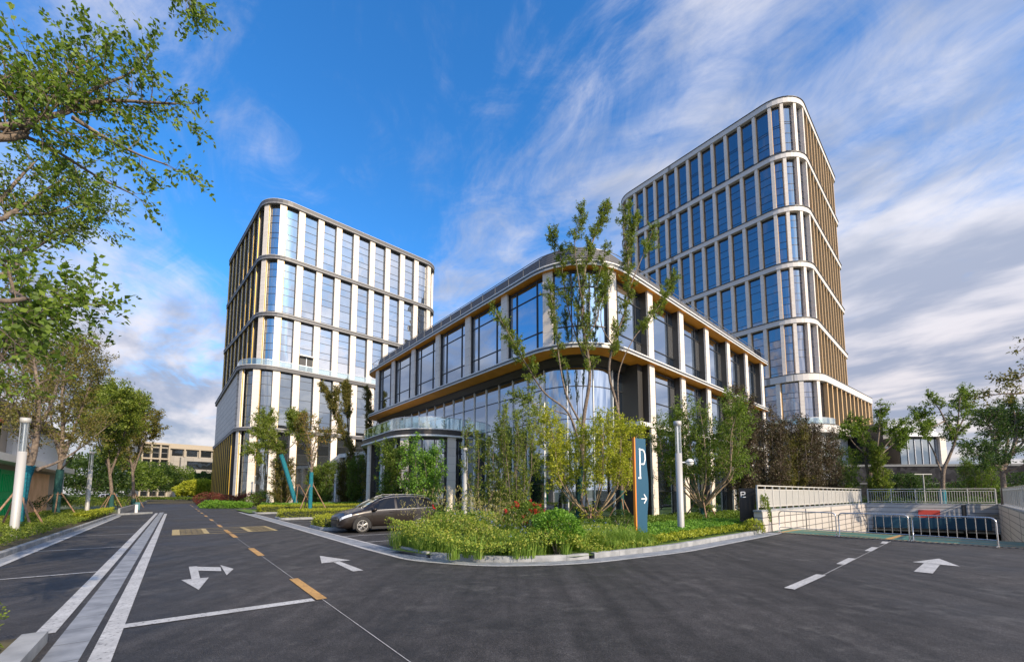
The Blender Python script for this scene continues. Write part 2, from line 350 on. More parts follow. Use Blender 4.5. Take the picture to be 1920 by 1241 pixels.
M['steel'] = mat('stainless_steel', (.62, .6, .58), .25, .9)

# ------------------------------------------------------------------ camera, sky, sun
cam = bpy.data.cameras.new('camera'); co = bpy.data.objects.new('camera', cam); C.objects.link(co)
co.location = (0, 0, CH); co.rotation_euler = (math.pi/2+PIT, 0, 0)
cam.sensor_width = 36; cam.lens = F/1920*36; cam.shift_y = (CY-620.5)/1920; cam.clip_start = .05; cam.clip_end = 3000
bpy.context.scene.camera = co
SUN_AZ, SUN_EL = R(137), R(29)     # azimuth from +y (the view) clockwise to the right
sd = Vector((math.sin(SUN_AZ)*math.cos(SUN_EL), math.cos(SUN_AZ)*math.cos(SUN_EL), math.sin(SUN_EL)))
sl = bpy.data.lights.new('sun', 'SUN'); sl.energy = 3.6; sl.angle = R(.6); sl.color = (1, .83, .62)
so = bpy.data.objects.new('sun', sl); C.objects.link(so); so.rotation_euler = sd.to_track_quat('Z', 'Y').to_euler(); so.location = (0, 0, 120)
w = bpy.data.worlds.new('World'); bpy.context.scene.world = w; w.use_nodes = True
class W:  # tiny adapter so the helpers work on the world tree
    node_tree = w.node_tree
def build_world():
    m = W; nt = w.node_tree; bg = nt.nodes['Background']; bg.inputs['Strength'].default_value = .138
    sky = N(m, 'ShaderNodeTexSky', sky_type='NISHITA'); sky.sun_disc = False; sky.sun_elevation = SUN_EL; sky.sun_rotation = SUN_AZ
    sky.altitude = 50; sky.air_density = 1.1; sky.dust_density = .6; sky.ozone_density = 3.2
    hs = N(m, 'ShaderNodeHueSaturation'); hs.inputs['Saturation'].default_value = 1.22; hs.inputs['Value'].default_value = 1.; L(m, sky.outputs[0], hs.inputs['Color'])
    hs = type('o', (), {'outputs': [mixc(m, 1., hs.outputs[0], (.55, .95, 1.16), 'MULTIPLY')]})
    tc = N(m, 'ShaderNodeTexCoord'); sx = N(m, 'ShaderNodeSeparateXYZ'); L(m, tc.outputs['Generated'], sx.inputs[0])
    X, Y, Z = sx.outputs
    zz = math_(m, 'MAXIMUM', Z, 0.)
    k = math_(m, 'DIVIDE', 1., math_(m, 'ADD', zz, .16))
    px = math_(m, 'MULTIPLY', X, k); py = math_(m, 'MULTIPLY', Y, k)
    # streak frame: wind from far right-front towards left
    wa = R(-52)
    u = math_(m, 'ADD', math_(m, 'MULTIPLY', px, math.cos(wa)), math_(m, 'MULTIPLY', py, math.sin(wa)))
    v = math_(m, 'SUBTRACT', math_(m, 'MULTIPLY', py, math.cos(wa)), math_(m, 'MULTIPLY', px, math.sin(wa)))
    def noise(su, sv, off, det=6, rg=.55, dist=0.):
        c = N(m, 'ShaderNodeCombineXYZ'); L(m, math_(m, 'MULTIPLY', u, su), c.inputs[0]); L(m, math_(m, 'MULTIPLY', v, sv), c.inputs[1]); c.inputs[2].default_value = off
        n = N(m, 'ShaderNodeTexNoise'); n.inputs['Scale'].default_value = 1; n.inputs['Detail'].default_value = det; n.inputs['Roughness'].default_value = rg; n.inputs['Distortion'].default_value = dist
        L(m, c.outputs[0], n.inputs['Vector']); return n.outputs[0]
    big = noise(.9, .9, 3.1, 3, .5); streak = noise(1.5, 2.1, 7.7, 7, .62, .9); fine = noise(4.2, 5.0, 1.3, 8, .68, 1.)
    # more cloud to the right and low, less upper left
    az = math_(m, 'ARCTAN2', X, Y)
    def smooth(x, a, b):
        n = N(m, 'ShaderNodeMapRange', interpolation_type='SMOOTHSTEP'); L(m, x, n.inputs[0]); n.inputs[1].default_value = a; n.inputs[2].default_value = b; return n.outputs[0]
    right = smooth(az, -.25, .75); behind = smooth(math_(m, 'ABSOLUTE', az), 1.2, 2.2)
    low = math_(m, 'SUBTRACT', 1., smooth(Z, .10, .48))
    bias = math_(m, 'ADD', math_(m, 'MULTIPLY', right, .125), math_(m, 'MULTIPLY', low, .25))
    bias = math_(m, 'SUBTRACT', bias, math_(m, 'MULTIPLY', behind, .04))
    dens = math_(m, 'ADD', math_(m, 'MULTIPLY', big, .38), math_(m, 'MULTIPLY', streak, .42))
    dens = math_(m, 'ADD', dens, math_(m, 'MULTIPLY', fine, .20)); dens = math_(m, 'ADD', dens, bias)
    cf = smooth(dens, .465, .69); thin = math_(m, 'MULTIPLY', cf, .93)
    # cloud colour: white on top, lilac grey where thick and low
    shade = noise(1.6, 3.0, 21., 5, .55, .2); sh = smooth(shade, .38, .66)
    ctop = mixc(m, sh, (2.0, 2.2, 2.75), (3.9, 3.85, 4.1))
    warm = mixc(m, sh, (1.6, 1.65, 2.1), (3.7, 3.3, 3.25))
    cc = mixc(m, math_(m, 'SUBTRACT', 1., smooth(Z, .05, .5)), ctop, warm)
    # clouds round the sun are brighter
    dt = math_(m, 'ADD', math_(m, 'MULTIPLY', X, math.sin(SUN_AZ)), math_(m, 'MULTIPLY', Y, math.cos(SUN_AZ)))
    glow = math_(m, 'ADD', 1., math_(m, 'MULTIPLY', smooth(dt, .1, 1.0), 1.3))
    gv = N(m, 'ShaderNodeCombineXYZ'); [L(m, glow, gv.inputs[i]) for i in range(3)]
    cc = mixc(m, 1., cc, gv.outputs[0], 'MULTIPLY')
    final = mixc(m, thin, hs.outputs[0], cc)
    L(m, final, bg.inputs['Color'])
build_world()
vs = bpy.context.scene.view_settings
vs.view_transform = 'Standard'; vs.look = 'None'; vs.exposure = .8; vs.gamma = 1; vs.use_curve_mapping = False

# ------------------------------------------------------------------ ground, roads
def struct(name, mb, m):
    o = mb.build(name, m); o['kind'] = 'structure'; return o
g = MB(); Z0 = -.06
RX0, RX1, RY0, RY1 = .4, 10.1, 22.35, 60.     # the ramp's hole (s, t)
g.sheet(RP, -900, RX0, -1200, 1200, Z0); g.sheet(RP, RX1, 1500, -1200, 1200, Z0)
g.sheet(RP, RX0, RX1, -1200, RY0, Z0); g.sheet(RP, RX0, RX1, RY1, 1200, Z0)
struct('ground', g, M['ground'])
r_ = MB()
r_.sheet(RP, 7.9, 190, -3.75, 5.6, 0); r_.sheet(RP, -60, 7.9, -60, 22.35, 0); r_.sheet(RP, -60, .4, 22.35, 120, 0)
r_.sheet(RP, 12.9, 45, 5.6, 11.2, 0); r_.sheet(RP, 7.9, 12.9, 5.6, 22.35, 0); r_.sheet(RP, 56, 78, 5.6, 60, 0)
struct('road', r_, M['asphalt'])
# concrete gutters and drains
dr = MB(); dr.sheet(RP, 6.2, 54, -1.04, -.72, .006); struct('drain_channel', dr, M['drain'])
gt = MB(); gt.sheet(RP, 8.0, 50.5, -3.74, -3.42, .004)
gutter = rpath([(50, 5.05), (14.0, 5.02), (11.0, 5.12), (9.0, 6.15), (7.75, 8.2), (7.36, 12.6), (8.0, 20.5), (8.2, 22.3)], [0, 0, 3, 3, 5, 12, 0, 0], segs=6)
def ribbon(mb, path, o0, o1, z, mi=0):
    for i in range(len(path.p)-1):
        a, ka = path.miter(i, False); b, kb = path.miter(i+1, False)
        p, q = path.p[i], path.p[i+1]
        mb.quad((p.x+a.x*o0*ka, p.y+a.y*o0*ka, z), (p.x+a.x*o1*ka, p.y+a.y*o1*ka, z), (q.x+b.x*o1*kb, q.y+b.y*o1*kb, z), (q.x+b.x*o0*kb, q.y+b.y*o0*kb, z), mi)
# gutter walks towards the camera and round the corner; the road is on its right (+ offset)
ribbon(gt, gutter, -.58, -.06, .004); struct('gutter', gt, M['drain'])
mk = MB(); Z1 = .010
mk.sheet(RP, 8.2, 52, -1.32, -1.12, Z1); mk.sheet(RP, 4.2, 50, -.64, -.44, Z1)
mk.sheet(RP, 8.4, 47, -3.42, -3.3, Z1)
for s in (13.9, 19.9, 25.9, 32.2, 39.0): mk.sheet(RP, s-.04, s+.05, -3.3, -1.32, Z1)
mk.sheet(RP, 7.9, 8.13, -.44, 1.96, Z1)
ribbon(mk, gutter, -.06, .06, Z1)
mk.sheet(RP, 13.2, 45, 5.6, 5.72, Z1)
for s in (16.15, 18.85, 21.5, 25.4, 28.2, 31, 36.5, 39.2, 42): mk.sheet(RP, s-.05, s+.05, 5.72, 10.6, Z1)
mk.sheet(RP, 56.0, 56.15, 5.3, 30, Z1)
for a, b in ((3.25, 3.55),): pass
for t0, t1 in ((9.3, 11.45), (13.5, 15.0), (17.3, 18.7), (20.3, 21.2)):
    m0 = 3.36+(t0-9.3)*.075; mk.quad(RP(m0-.09, t0, Z1), RP(m0+.09, t0, Z1), RP(m0+.09+.12, t1, Z1), RP(m0-.09+.12, t1, Z1))
mk.quad(RP(3.435, 11.45, .008), RP(3.45, 11.45, .008), RP(4.24, 21.6, .008), RP(4.225, 21.6, .008))
mk.sheet(RP, -20, 85, 2.085, 2.095, .008)
def arrow(mb, fr, pts, z=Z1): mb.poly([fr(*p, z) for p in pts])
# combined turn arrow in the near lane (head towards the camera and a side head)
A = lambda s, t, z: RP(s, t, z)
for q in ([(354, 1061.7), (370, 1061), (375, 1083.2), (359, 1084.8)], [(340, 1086.7), (391.7, 1081.7), (372.7, 1105)], [(370.2, 1061.8), (413.5, 1062.7), (415, 1070), (372, 1069)], [(413, 1058.6), (438, 1065.7), (425, 1077.5)]):
    mk.poly([G(u_, v_, Z1) for u_, v_ in q])
arrow(mk, A, [(10.3, 3.36), (10.3, 3.6), (12.1, 3.56), (12.1, 3.40)]); arrow(mk, A, [(12.0, 3.1), (12.05, 3.86), (13.45, 3.42)])
arrow(mk, A, [(1.98, 13.6), (2.3, 13.6), (2.4, 15.5), (2.1, 15.5)]); arrow(mk, A, [(1.75, 15.45), (2.62, 15.45), (2.3, 16.85)])
mk.quad(RP(.6, 19.2, Z1), RP(.85, 19.2, Z1), RP(.75, 21.0, Z1), RP(.5, 21.0, Z1))
struct('white_road_markings', mk, M['white_paint'])
yk = MB(); bx_ = MB()
for s0, s1 in ((7.95, 10.2), (14.5, 16.7), (21.1, 23.1), (23.5, 25.9), (28.2, 30.4), (35., 37.2), (41.8, 44), (48.5, 50.8), (55.3, 57.5), (62, 64.3), (75, 78), (84, 87)): yk.sheet(RP, s0, s1, 2.0, 2.17, .012)
# cross hatched box painted right across the road
bs0, bs1 = 23.9, 27.6
bx_.sheet(RP, bs0, bs1, .0, .28, .012); bx_.sheet(RP, bs0, bs1, 3.95, 4.1, .012); bx_.sheet(RP, bs0, bs0+.16, .28, 3.95, .012); bx_.sheet(RP, bs1-.16, bs1, .28, 3.95, .012)
for t0, t1 in ((1.15, 1.35), (2.85, 3.05)): bx_.sheet(RP, bs0+.16, bs1-.16, t0, t1, .013)
for a, b in ((.28, 1.15), (3.05, 3.95)):
    n = 11; st = (bs1-bs0)/n
    for i in range(-1, n):
        for sg in (0, 1):
            q0, q1 = bs0+i*st, bs0+(i+2)*st
            if sg: q0, q1 = q1, q0
            lo, hi = bs0+.16, bs1-.16
            f0 = min(max(q0, lo), hi); f1 = min(max(q1, lo), hi)
            ta = a+(b-a)*((f0-q0)/(q1-q0)); tb = a+(b-a)*((f1-q0)/(q1-q0))
            if abs(tb-ta) < .05: continue
            bx_.quad(RP(f0-.032, ta, .014+sg*.001), RP(f0+.032, ta, .014+sg*.001), RP(f1+.032, tb, .014+sg*.001), RP(f1-.032, tb, .014+sg*.001))
for q in (bs0+1.15, bs1-1.3): bx_.sheet(RP, q, q+.13, 1.35, 2.85, .012)
struct('yellow_hatched_box', bx_, M['pale_yellow_paint'])
yk.sheet(RP, 96, 96.5, -1.5, 10, .012); yk.sheet(RP, 60, 61.6, 6.6, 6.8, .012)
struct('yellow_road_markings', yk, M['yellow_paint'])
# kerbs (each run is a thing of its own)
def kerb(path, label, w=.14, h=.15, gap=None, side=-1, grp='kerbs along the planting'):
    mb = MB()
    P = path
    d = 0.
    while d < P.len-.01:
        e = min(P.len, d+1.0)
        sp = P.sub(d+.004, e-.004)
        mb.sweep(sp, [(0, -.03), (0, h-.015), (side*.015, h), (side*w, h), (side*w, -.03)] if side < 0 else [(0, -.03), (w, -.03), (w, h), (.015, h), (0, h-.015)])
        d = e
    o = mb.build('kerb', M['concrete'], None, Vector((P.p[0].x, P.p[0].y, 0))); tag(o, label, 'kerb', grp); return o
kpath = gutter.offset(-.6)
d_end = kpath.locate(RP(13.1, 4.4)); d1 = kpath.locate(RP(11.2, 5.6)); d2 = kpath.locate(RP(7.7, 9.2)); d3 = kpath.len
kerb(kpath.sub(d_end, d1-.08), 'short grey kerb at the corner of the bed beside the empty parking bay', w=.17)
kerb(kpath.sub(d1+.08, d2-.1), 'curved grey kerb in front of the wild grasses', w=.17)
kerb(kpath.sub(d2+.1, d3), 'long grey kerb in front of the low yellow green ground cover', w=.17)
kerb(rpath([(7.9, -3.75), (49, -3.75), (51.5, -1.5)], [0, 1, 0]), 'dark grey kerb edging the left hedge beside the parking bays', side=-1)
nb = MB(); nb.prism([RP(7.75, -1.12), RP(7.75, -1.34), RP(4.0, -1.34), RP(4.0, -1.12)], -.02, .14); o = nb.build('kerb', M['concrete'], None, RP(7.8, -1.2)); tag(o, 'end of a grey kerb with a small shrub behind it, nearest bottom left', 'kerb', 'kerbs along the planting')
sb_ = MB(); sb_.sheet(RP, 2.5, 7.75, -3.4, -1.34, .1); struct('soil_patch', sb_, M['soil'])

# ------------------------------------------------------------------ leaves (numpy)
def leaf_mesh(name, cen, size, m, parent=None, origin=None, dirs=None, elong=1.9, droop=.15, jit=.35, flat=0.):
    """one rhombic leaf per centre; dirs = growth direction of each leaf"""
    cen = np.asarray(cen, float); n = len(cen)
    if n == 0: return None
    if dirs is None:
        d = nrg.normal(size=(n, 3)); d[:, 2] = d[:, 2]*.6+.1
    else: d = np.asarray(dirs, float)+nrg.normal(size=(n, 3))*jit
    d /= np.linalg.norm(d, axis=1)[:, None]+1e-9
    nn = nrg.normal(size=(n, 3))
    if flat: nn = nn*(1-flat)+np.array([0, 0, 1.])*flat*1.6
    side = np.cross(d, nn); side /= np.linalg.norm(side, axis=1)[:, None]+1e-9
    nm = np.cross(side, d)
    s = (size*(0.65+.7*nrg.random(n)))[:, None] if np.isscalar(size) else (np.asarray(size)*(0.65+.7*nrg.random(n)))[:, None]
    w_ = s/elong*.5
    v0 = cen; v1 = cen+d*s*.45+side*w_-nm*s*.05; v2 = cen+d*s; v2[:, 2] -= (s*droop)[:, 0]; v3 = cen+d*s*.45-side*w_-nm*s*.05
    V = np.stack([v0, v1, v2, v3], 1).reshape(-1, 3)
    org = np.array(wloc(parent) if parent else (origin if origin is not None else (0, 0, 0)))
    V = V-org
    me = bpy.data.meshes.new(name); me.vertices.add(4*n); me.vertices.foreach_set('co', V.ravel())
    me.loops.add(4*n); me.loops.foreach_set('vertex_index', np.arange(4*n)); me.polygons.add(n)
    me.polygons.foreach_set('loop_start', np.arange(0, 4*n, 4)); me.polygons.foreach_set('loop_total', np.full(n, 4))
    ms = m if isinstance(m, (list, tuple)) else [m]
    for x in ms: me.materials.append(x)
    if len(ms) > 1: me.polygons.foreach_set('material_index', (nrg.random(n) < .12).astype(int))
    me.update(); me.validate()
    return mkobj(name, me, parent, origin)
def catmull(P, n=4):
    P = [Vector(p) for p in P]
    if len(P) < 3: return [P[0]+(P[-1]-P[0])*i/n for i in range(n+1)] if len(P) == 2 else P
    Q = [P[0]*2-P[1]]+P+[P[-1]*2-P[-2]]; out = []
    for i in range(1, len(Q)-2):
        for k in range(n):
            t = k/n; a, b, c, d = Q[i-1:i+3]
            out.append(.5*((2*b)+(c-a)*t+(2*a-5*b+4*c-d)*t*t+(-a+3*b-3*c+d)*t**3))
    out.append(P[-1]); return out
def interp(P, t):
    x = t*(len(P)-1); i = min(int(x), len(P)-2); return P[i]+(P[i+1]-P[i])*(x-i), (P[i+1]-P[i]).normalized()
def rv(r): return Vector((r.gauss(0, 1), r.gauss(0, 1), r.gauss(0, 1))).normalized()
def tree(label, base, stems, mleaf, seed=1, name='tree', cat='tree', group=None, bark='bark', leaf=.09, b1=9, L1=1.1, b2=4, L2=.5, f0=.25,
         up=.5, lpt=7, spread=.10, wrap=None, cone=None, tips=True, droop=.2, r0=None, elong=1.9, minz=None, twigr=.008, cluster=1.0):
    """stems: list of (world points, base radius). Twigs and leaves grow from the stems."""
    r = random.Random(seed); t = empty(name, base, label, cat, group)
    wood = MB(); cen = []; dirs = []
    def twig(p, d, ln, rad, lv):
        pts = [p]; q = Vector(p); dd = d.normalized()
        n = 3
        for i in range(n):
            dd = (dd+rv(r)*.28+Vector((0, 0, up*.22))).normalized(); q = q+dd*(ln/n); pts.append(q.copy())
        wood.tube(pts, [rad*(1-.7*i/n) for i in range(n+1)], 4 if rad < .03 else 5, cap=False)
        if lv == 0:
            k = max(2, int(lpt*ln/.4))
            for i in range(k):
                a, b = interp(pts, min(1, .12+.9*(i+r.random()*.5)/k)); off = rv(r)*spread*r.random()*cluster
                cen.append(a+off); dirs.append((b*.6+rv(r)*.9+Vector((0, 0, .1))))
        else:
            k = b2
            for i in range(k):
                f = .25+.72*(i+.5*r.random())/k; a, b = interp(pts, f)
                d2 = (b*.7+rv(r)*.85); twig(a, d2, L2*(.6+.7*r.random())*(1.15-.4*f), rad*.55, 0)
            twig(pts[-1], dd, L2*.8, rad*.4, 0)
    for pts, rad in stems:
        S = catmull(pts, 5); n = len(S)
        wood.tube(S, [rad*(1-.82*(i/(n-1))**.9)+.004 for i in range(n)], 8 if rad > .05 else 6)
        ln = sum((S[i+1]-S[i]).length for i in range(n-1))
        k = max(2, int(b1*ln/4))
        for i in range(k):
            f = f0+(1-f0)*(i+r.random()*.8)/k; a, b = interp(S, min(.995, f))
            if minz and a.z < base[2]+minz: continue
            rdv = rv(r); rdv -= b*rdv.dot(b)
            d = (b*(.5+.3*up)+rdv.normalized()*.9+Vector((0, 0, up*.4)))
            twig(a, d, L1*(.5+.8*r.random())*(1.1-.55*f), max(twigr, rad*.28*(1-.6*f)), 1)
        if tips: twig(S[-1], b, L1*.5, max(twigr, rad*.15), 1)
    wood.build('trunk', M[bark], t)
    leaf_mesh('crown', [tuple(c) for c in cen], leaf, M[mleaf] if isinstance(mleaf, str) else [M[x] for x in mleaf], t, dirs=[tuple(c) for c in dirs], elong=elong, droop=droop)
    if wrap:
        for pts, rad, mw in wrap:
            wb = MB(); S = catmull(pts, 4); wb.tube(S, [rad*1.0+.008*math.sin(i*2.3) for i in range(len(S))], 10); wb.build('trunk_wrap', M[mw], t)
    return t, len(cen)
def copy_tree(o, parent=None):
    c = o.copy(); C.objects.link(c); c.parent = parent
    for ch in list(o.children): copy_tree(ch, c)
    return c
# leaf patch over a polygon region given in a frame
def patch(name, fr, box, n, hfun, m, size, label, cat=None, kind=None, base=0., up=True, elong=1.8, inside=None, fill=.5, group=None, dirs_up=.6, droop=.1, origin=None):
    (x0, x1, y0, y1) = box; pts = []
    X = x0+(x1-x0)*nrg.random(n); Y = y0+(y1-y0)*nrg.random(n); U = nrg.random(n)
    for x, y, u_ in zip(X, Y, U):
        if inside and not inside(x, y): continue
        h = hfun(x, y); z = base+h*(1-fill*u_*u_)
        p = fr(x, y, z); pts.append((p.x, p.y, p.z))
    d = nrg.normal(size=(len(pts), 3)); d[:, 2] = np.abs(d[:, 2])*.5+dirs_up
    org = origin if origin is not None else fr((x0+x1)/2, (y0+y1)/2, 0)
    o = leaf_mesh(name, pts, size, m, None, org, dirs=d, elong=elong, droop=droop)
    tag(o, label, cat, group, kind); return o
def boxhedge(label, fr, x0, x1, y0, y1, h, m, size=.06, dens=520, base=.05, group=None, under='leaf_dark', rough_=.05):
    """clipped hedge: dense leaves over the faces of a box with a dark twiggy core"""
    t = empty('hedge', fr((x0+x1)/2, (y0+y1)/2, 0), label, 'hedge', group)
    core = MB(); core.box(fr, x0+.06, x1-.06, y0+.06, y1-.06, 0, base+h-.07); core.build('branch_core', M['twigcore'], t)
    a, b = x1-x0, y1-y0; pts = []; ds = []
    faces = [(a*b, 't'), (a*h, 'y0'), (a*h, 'y1'), (b*h, 'x0'), (b*h, 'x1')]
    for ar, f in faces:
        for _ in range(int(ar*dens)):
            u_, v_ = rnd.random(), rnd.random(); j = rnd.gauss(0, rough_)
            if f == 't': q = (x0+a*u_, y0+b*v_, base+h+j+.03*math.sin(9*u_*a)+.02*math.sin(13*v_*b)); d = (0, 0, 1)
            elif f[0] == 'y': q = (x0+a*u_, (y0-j if f == 'y0' else y1+j), base+h*v_); d = fr(0, -1 if f == 'y0' else 1)-fr(0, 0)
            else: q = ((x0-j if f == 'x0' else x1+j), y0+b*u_, base+h*v_); d = fr(-1 if f == 'x0' else 1, 0)-fr(0, 0)
            p = fr(*q); pts.append((p.x, p.y, p.z)); ds.append((d[0]*.6, d[1]*.6, d[2]*.6+.35))
    leaf_mesh('foliage', pts, size, M[m], t, dirs=ds, jit=.6, elong=1.6, droop=.05)
    return t
def bush(label, c, rx, ry, rz, m, n=2500, size=.06, name='bush', cat='shrub', group=None, lump=.12, extra=None, flatb=.0):
    t = empty(name, Vector((c[0], c[1], 0)), label, cat, group)
    ph = [rnd.random()*6.28 for _ in range(6)]
    pts = []; ds = []
    for _ in range(n):
        d = rv(rnd)
        if d.z < -.55: continue
        th = math.atan2(d.y, d.x); k = 1+lump*(math.sin(3*th+ph[0]+4*d.z)+.7*math.sin(5*th+ph[1]-5*d.z)+.5*math.sin(9*d.z+ph[2]))
        k *= 1-.28*rnd.random()**2.2
        pts.append((c[0]+d.x*rx*k, c[1]+d.y*ry*k, c[2]+d.z*rz*k)); ds.append((d.x, d.y, d.z+.3))
    leaf_mesh('foliage', pts, size, M[m], t, dirs=ds, jit=.55, elong=1.7)
    st = MB()
    for i in range(7):
        a = i*.9; st.tube([(c[0], c[1], 0), (c[0]+rx*.3*math.cos(a), c[1]+ry*.3*math.sin(a), c[2]*.6), (c[0]+rx*.75*math.cos(a), c[1]+ry*.75*math.sin(a), c[2]+rz*.5*(.4+.5*math.sin(a*3)))], [.03, .02, .006], 5)
    st.build('stem', M['bark'], t)
    if extra:
        em, en, es, zmin = extra; q = []; qd = []
        for _ in range(en):
            d = rv(rnd)
            if d.z < zmin: continue
            k = 1.02+.08*rnd.random(); cc = Vector((c[0]+d.x*rx*k, c[1]+d.y*ry*k, c[2]+d.z*rz*k))
            for _ in range(9): o_ = rv(rnd)*.05; q.append(tuple(cc+o_)); qd.append((d.x, d.y, d.z+.4))
        leaf_mesh('red_shoots', q, es, M[em], t, dirs=qd, jit=.5)['kind'] = 'stuff'
    return t
M['twigcore'] = mat('hedge_twigs', (.022, .03, .01), .95)

# ================================================================== BUILDINGS
def curved(path, d0, d1):
    a = path.at(d0+.01)[1]; b = path.at(d1-.01)[1]; return a.dot(b) < .9995
def window_geo(path, d0, d1, z0, z1, rec, rows, cols, fw=.05, proud=.05, jl=None):
    """glass panes with thin frame bars between them, following the path; rows, cols: cut positions 0..1"""
    mb = MB(); P = path.offset(-rec) if rec else path
    def pt(d, z, o=0.):
        q, tg, nm = path.at(d); return Vector((q.x-nm.x*(rec-o), q.y-nm.y*(rec-o), z))
    cs = [0]+list(cols)+[1]; rs = [0]+list(rows)+[1]; cv = curved(path, d0, d1)
    for i in range(len(cs)-1):
        a = d0+(d1-d0)*cs[i]; b = d0+(d1-d0)*cs[i+1]; n = max(1, int((b-a)/.45)) if cv else 1
        for j in range(len(rs)-1):
            za = z0+(z1-z0)*rs[j]; zb = z0+(z1-z0)*rs[j+1]
            vs_ = []; fs = []
            for k in range(n+1): vs_ += [pt(a+(b-a)*k/n, za), pt(a+(b-a)*k/n, zb)]
            for k in range(n): fs.append((2*k, 2*k+2, 2*k+3, 2*k+1))
            mb.add(vs_, fs, 0, cv)
    def bar_h(z, h):
        n = max(1, int((d1-d0)/.45)) if cv else 1
        for k in range(n):
            a = d0+(d1-d0)*k/n; b = d0+(d1-d0)*(k+1)/n
            A0, A1, B0, B1 = pt(a, z-h, .01), pt(a, z+h, .01), pt(b, z-h, .01), pt(b, z+h, .01)
            C0, C1, D0, D1 = pt(a, z-h, proud), pt(a, z+h, proud), pt(b, z-h, proud), pt(b, z+h, proud)
            mb.add([A0, A1, B0, B1, C0, C1, D0, D1], [(4, 6, 7, 5), (5, 7, 3, 1), (0, 2, 6, 4)], 1)
    for rr in rows: bar_h(z0+(z1-z0)*rr, fw/2)
    bar_h(z0+fw/2, fw/2); bar_h(z1-fw, fw)
    for cc in cols:
        q, tg, nm = path.at(d0+(d1-d0)*cc); c = Vector((q.x-nm.x*(rec-proud*.6), q.y-nm.y*(rec-proud*.6), (z0+z1)/2))
        mb.obox(c, Vector((tg.x, tg.y, 0))*fw*.6, Vector((nm.x, nm.y, 0))*proud*.7, Vector((0, 0, (z1-z0)/2)), 1)
    ctr = pt((d0+d1)/2, (z0+z1)/2); return ctr, mb
def flush(th, name, items, mats, limit=100):
    """items: (centre, MB); the nearest become parts, the rest one stuff part"""
    items.sort(key=lambda q: (q[0]-Vector((0, 0, CH))).length/ (1+.0))
    for c, mb in items[:limit]: mb.build(name, mats, th)
    if len(items) > limit:
        big = MB()
        for c, mb in items[limit:]:
            n = len(big.v); big.v += mb.v; big.f += [[i+n for i in f] for f in mb.f]; big.m += mb.m; big.sm += mb.sm
        big.build(name, mats, th)['kind'] = 'stuff'
def pillar_box(path, d, z0, z1, w, dep, proud, mi=0, mb=None, side=None, skew=0):
    q, tg, nm = path.at(d); mb = mb or MB(); T = Vector((tg.x, tg.y, 0)); Nn = Vector((nm.x, nm.y, 0))
    c = Vector((q.x, q.y, (z0+z1)/2))+Nn*(proud-dep/2); mb.obox(c, T*w/2, Nn*dep/2, Vector((0, 0, (z1-z0)/2)), mi)
    if side:   # a slim strip of another metal along one edge
        sw, sp, smi = side; mb.obox(c+T*(w/2+sw/2)+Nn*sp, T*sw/2, Nn*dep*.14, Vector((0, 0, (z1-z0)/2)), smi)
    return c, mb
def band(th, path, z0, z1, out_, in_, m, name='band', extra=None, closed=True, topm=None):
    mb = MB(); mb.sweep(path, [(-in_, z0), (out_, z0), (out_, z1), (-in_, z1)], 0, closed)
    if extra:
        for (o, a, b) in extra: mb.sweep(path, [(out_-.02, a), (o, a), (o, b), (out_-.02, b)], 1, closed)
    mb.build(name, m if isinstance(m, list) else [m], th)
def corepoly(th, path, inset, z0, z1, m, name='wall'):
    mb = MB(); P = path.offset(-inset); mb.prism(P.p, z0, z1, 0); mb.build(name, m, th)

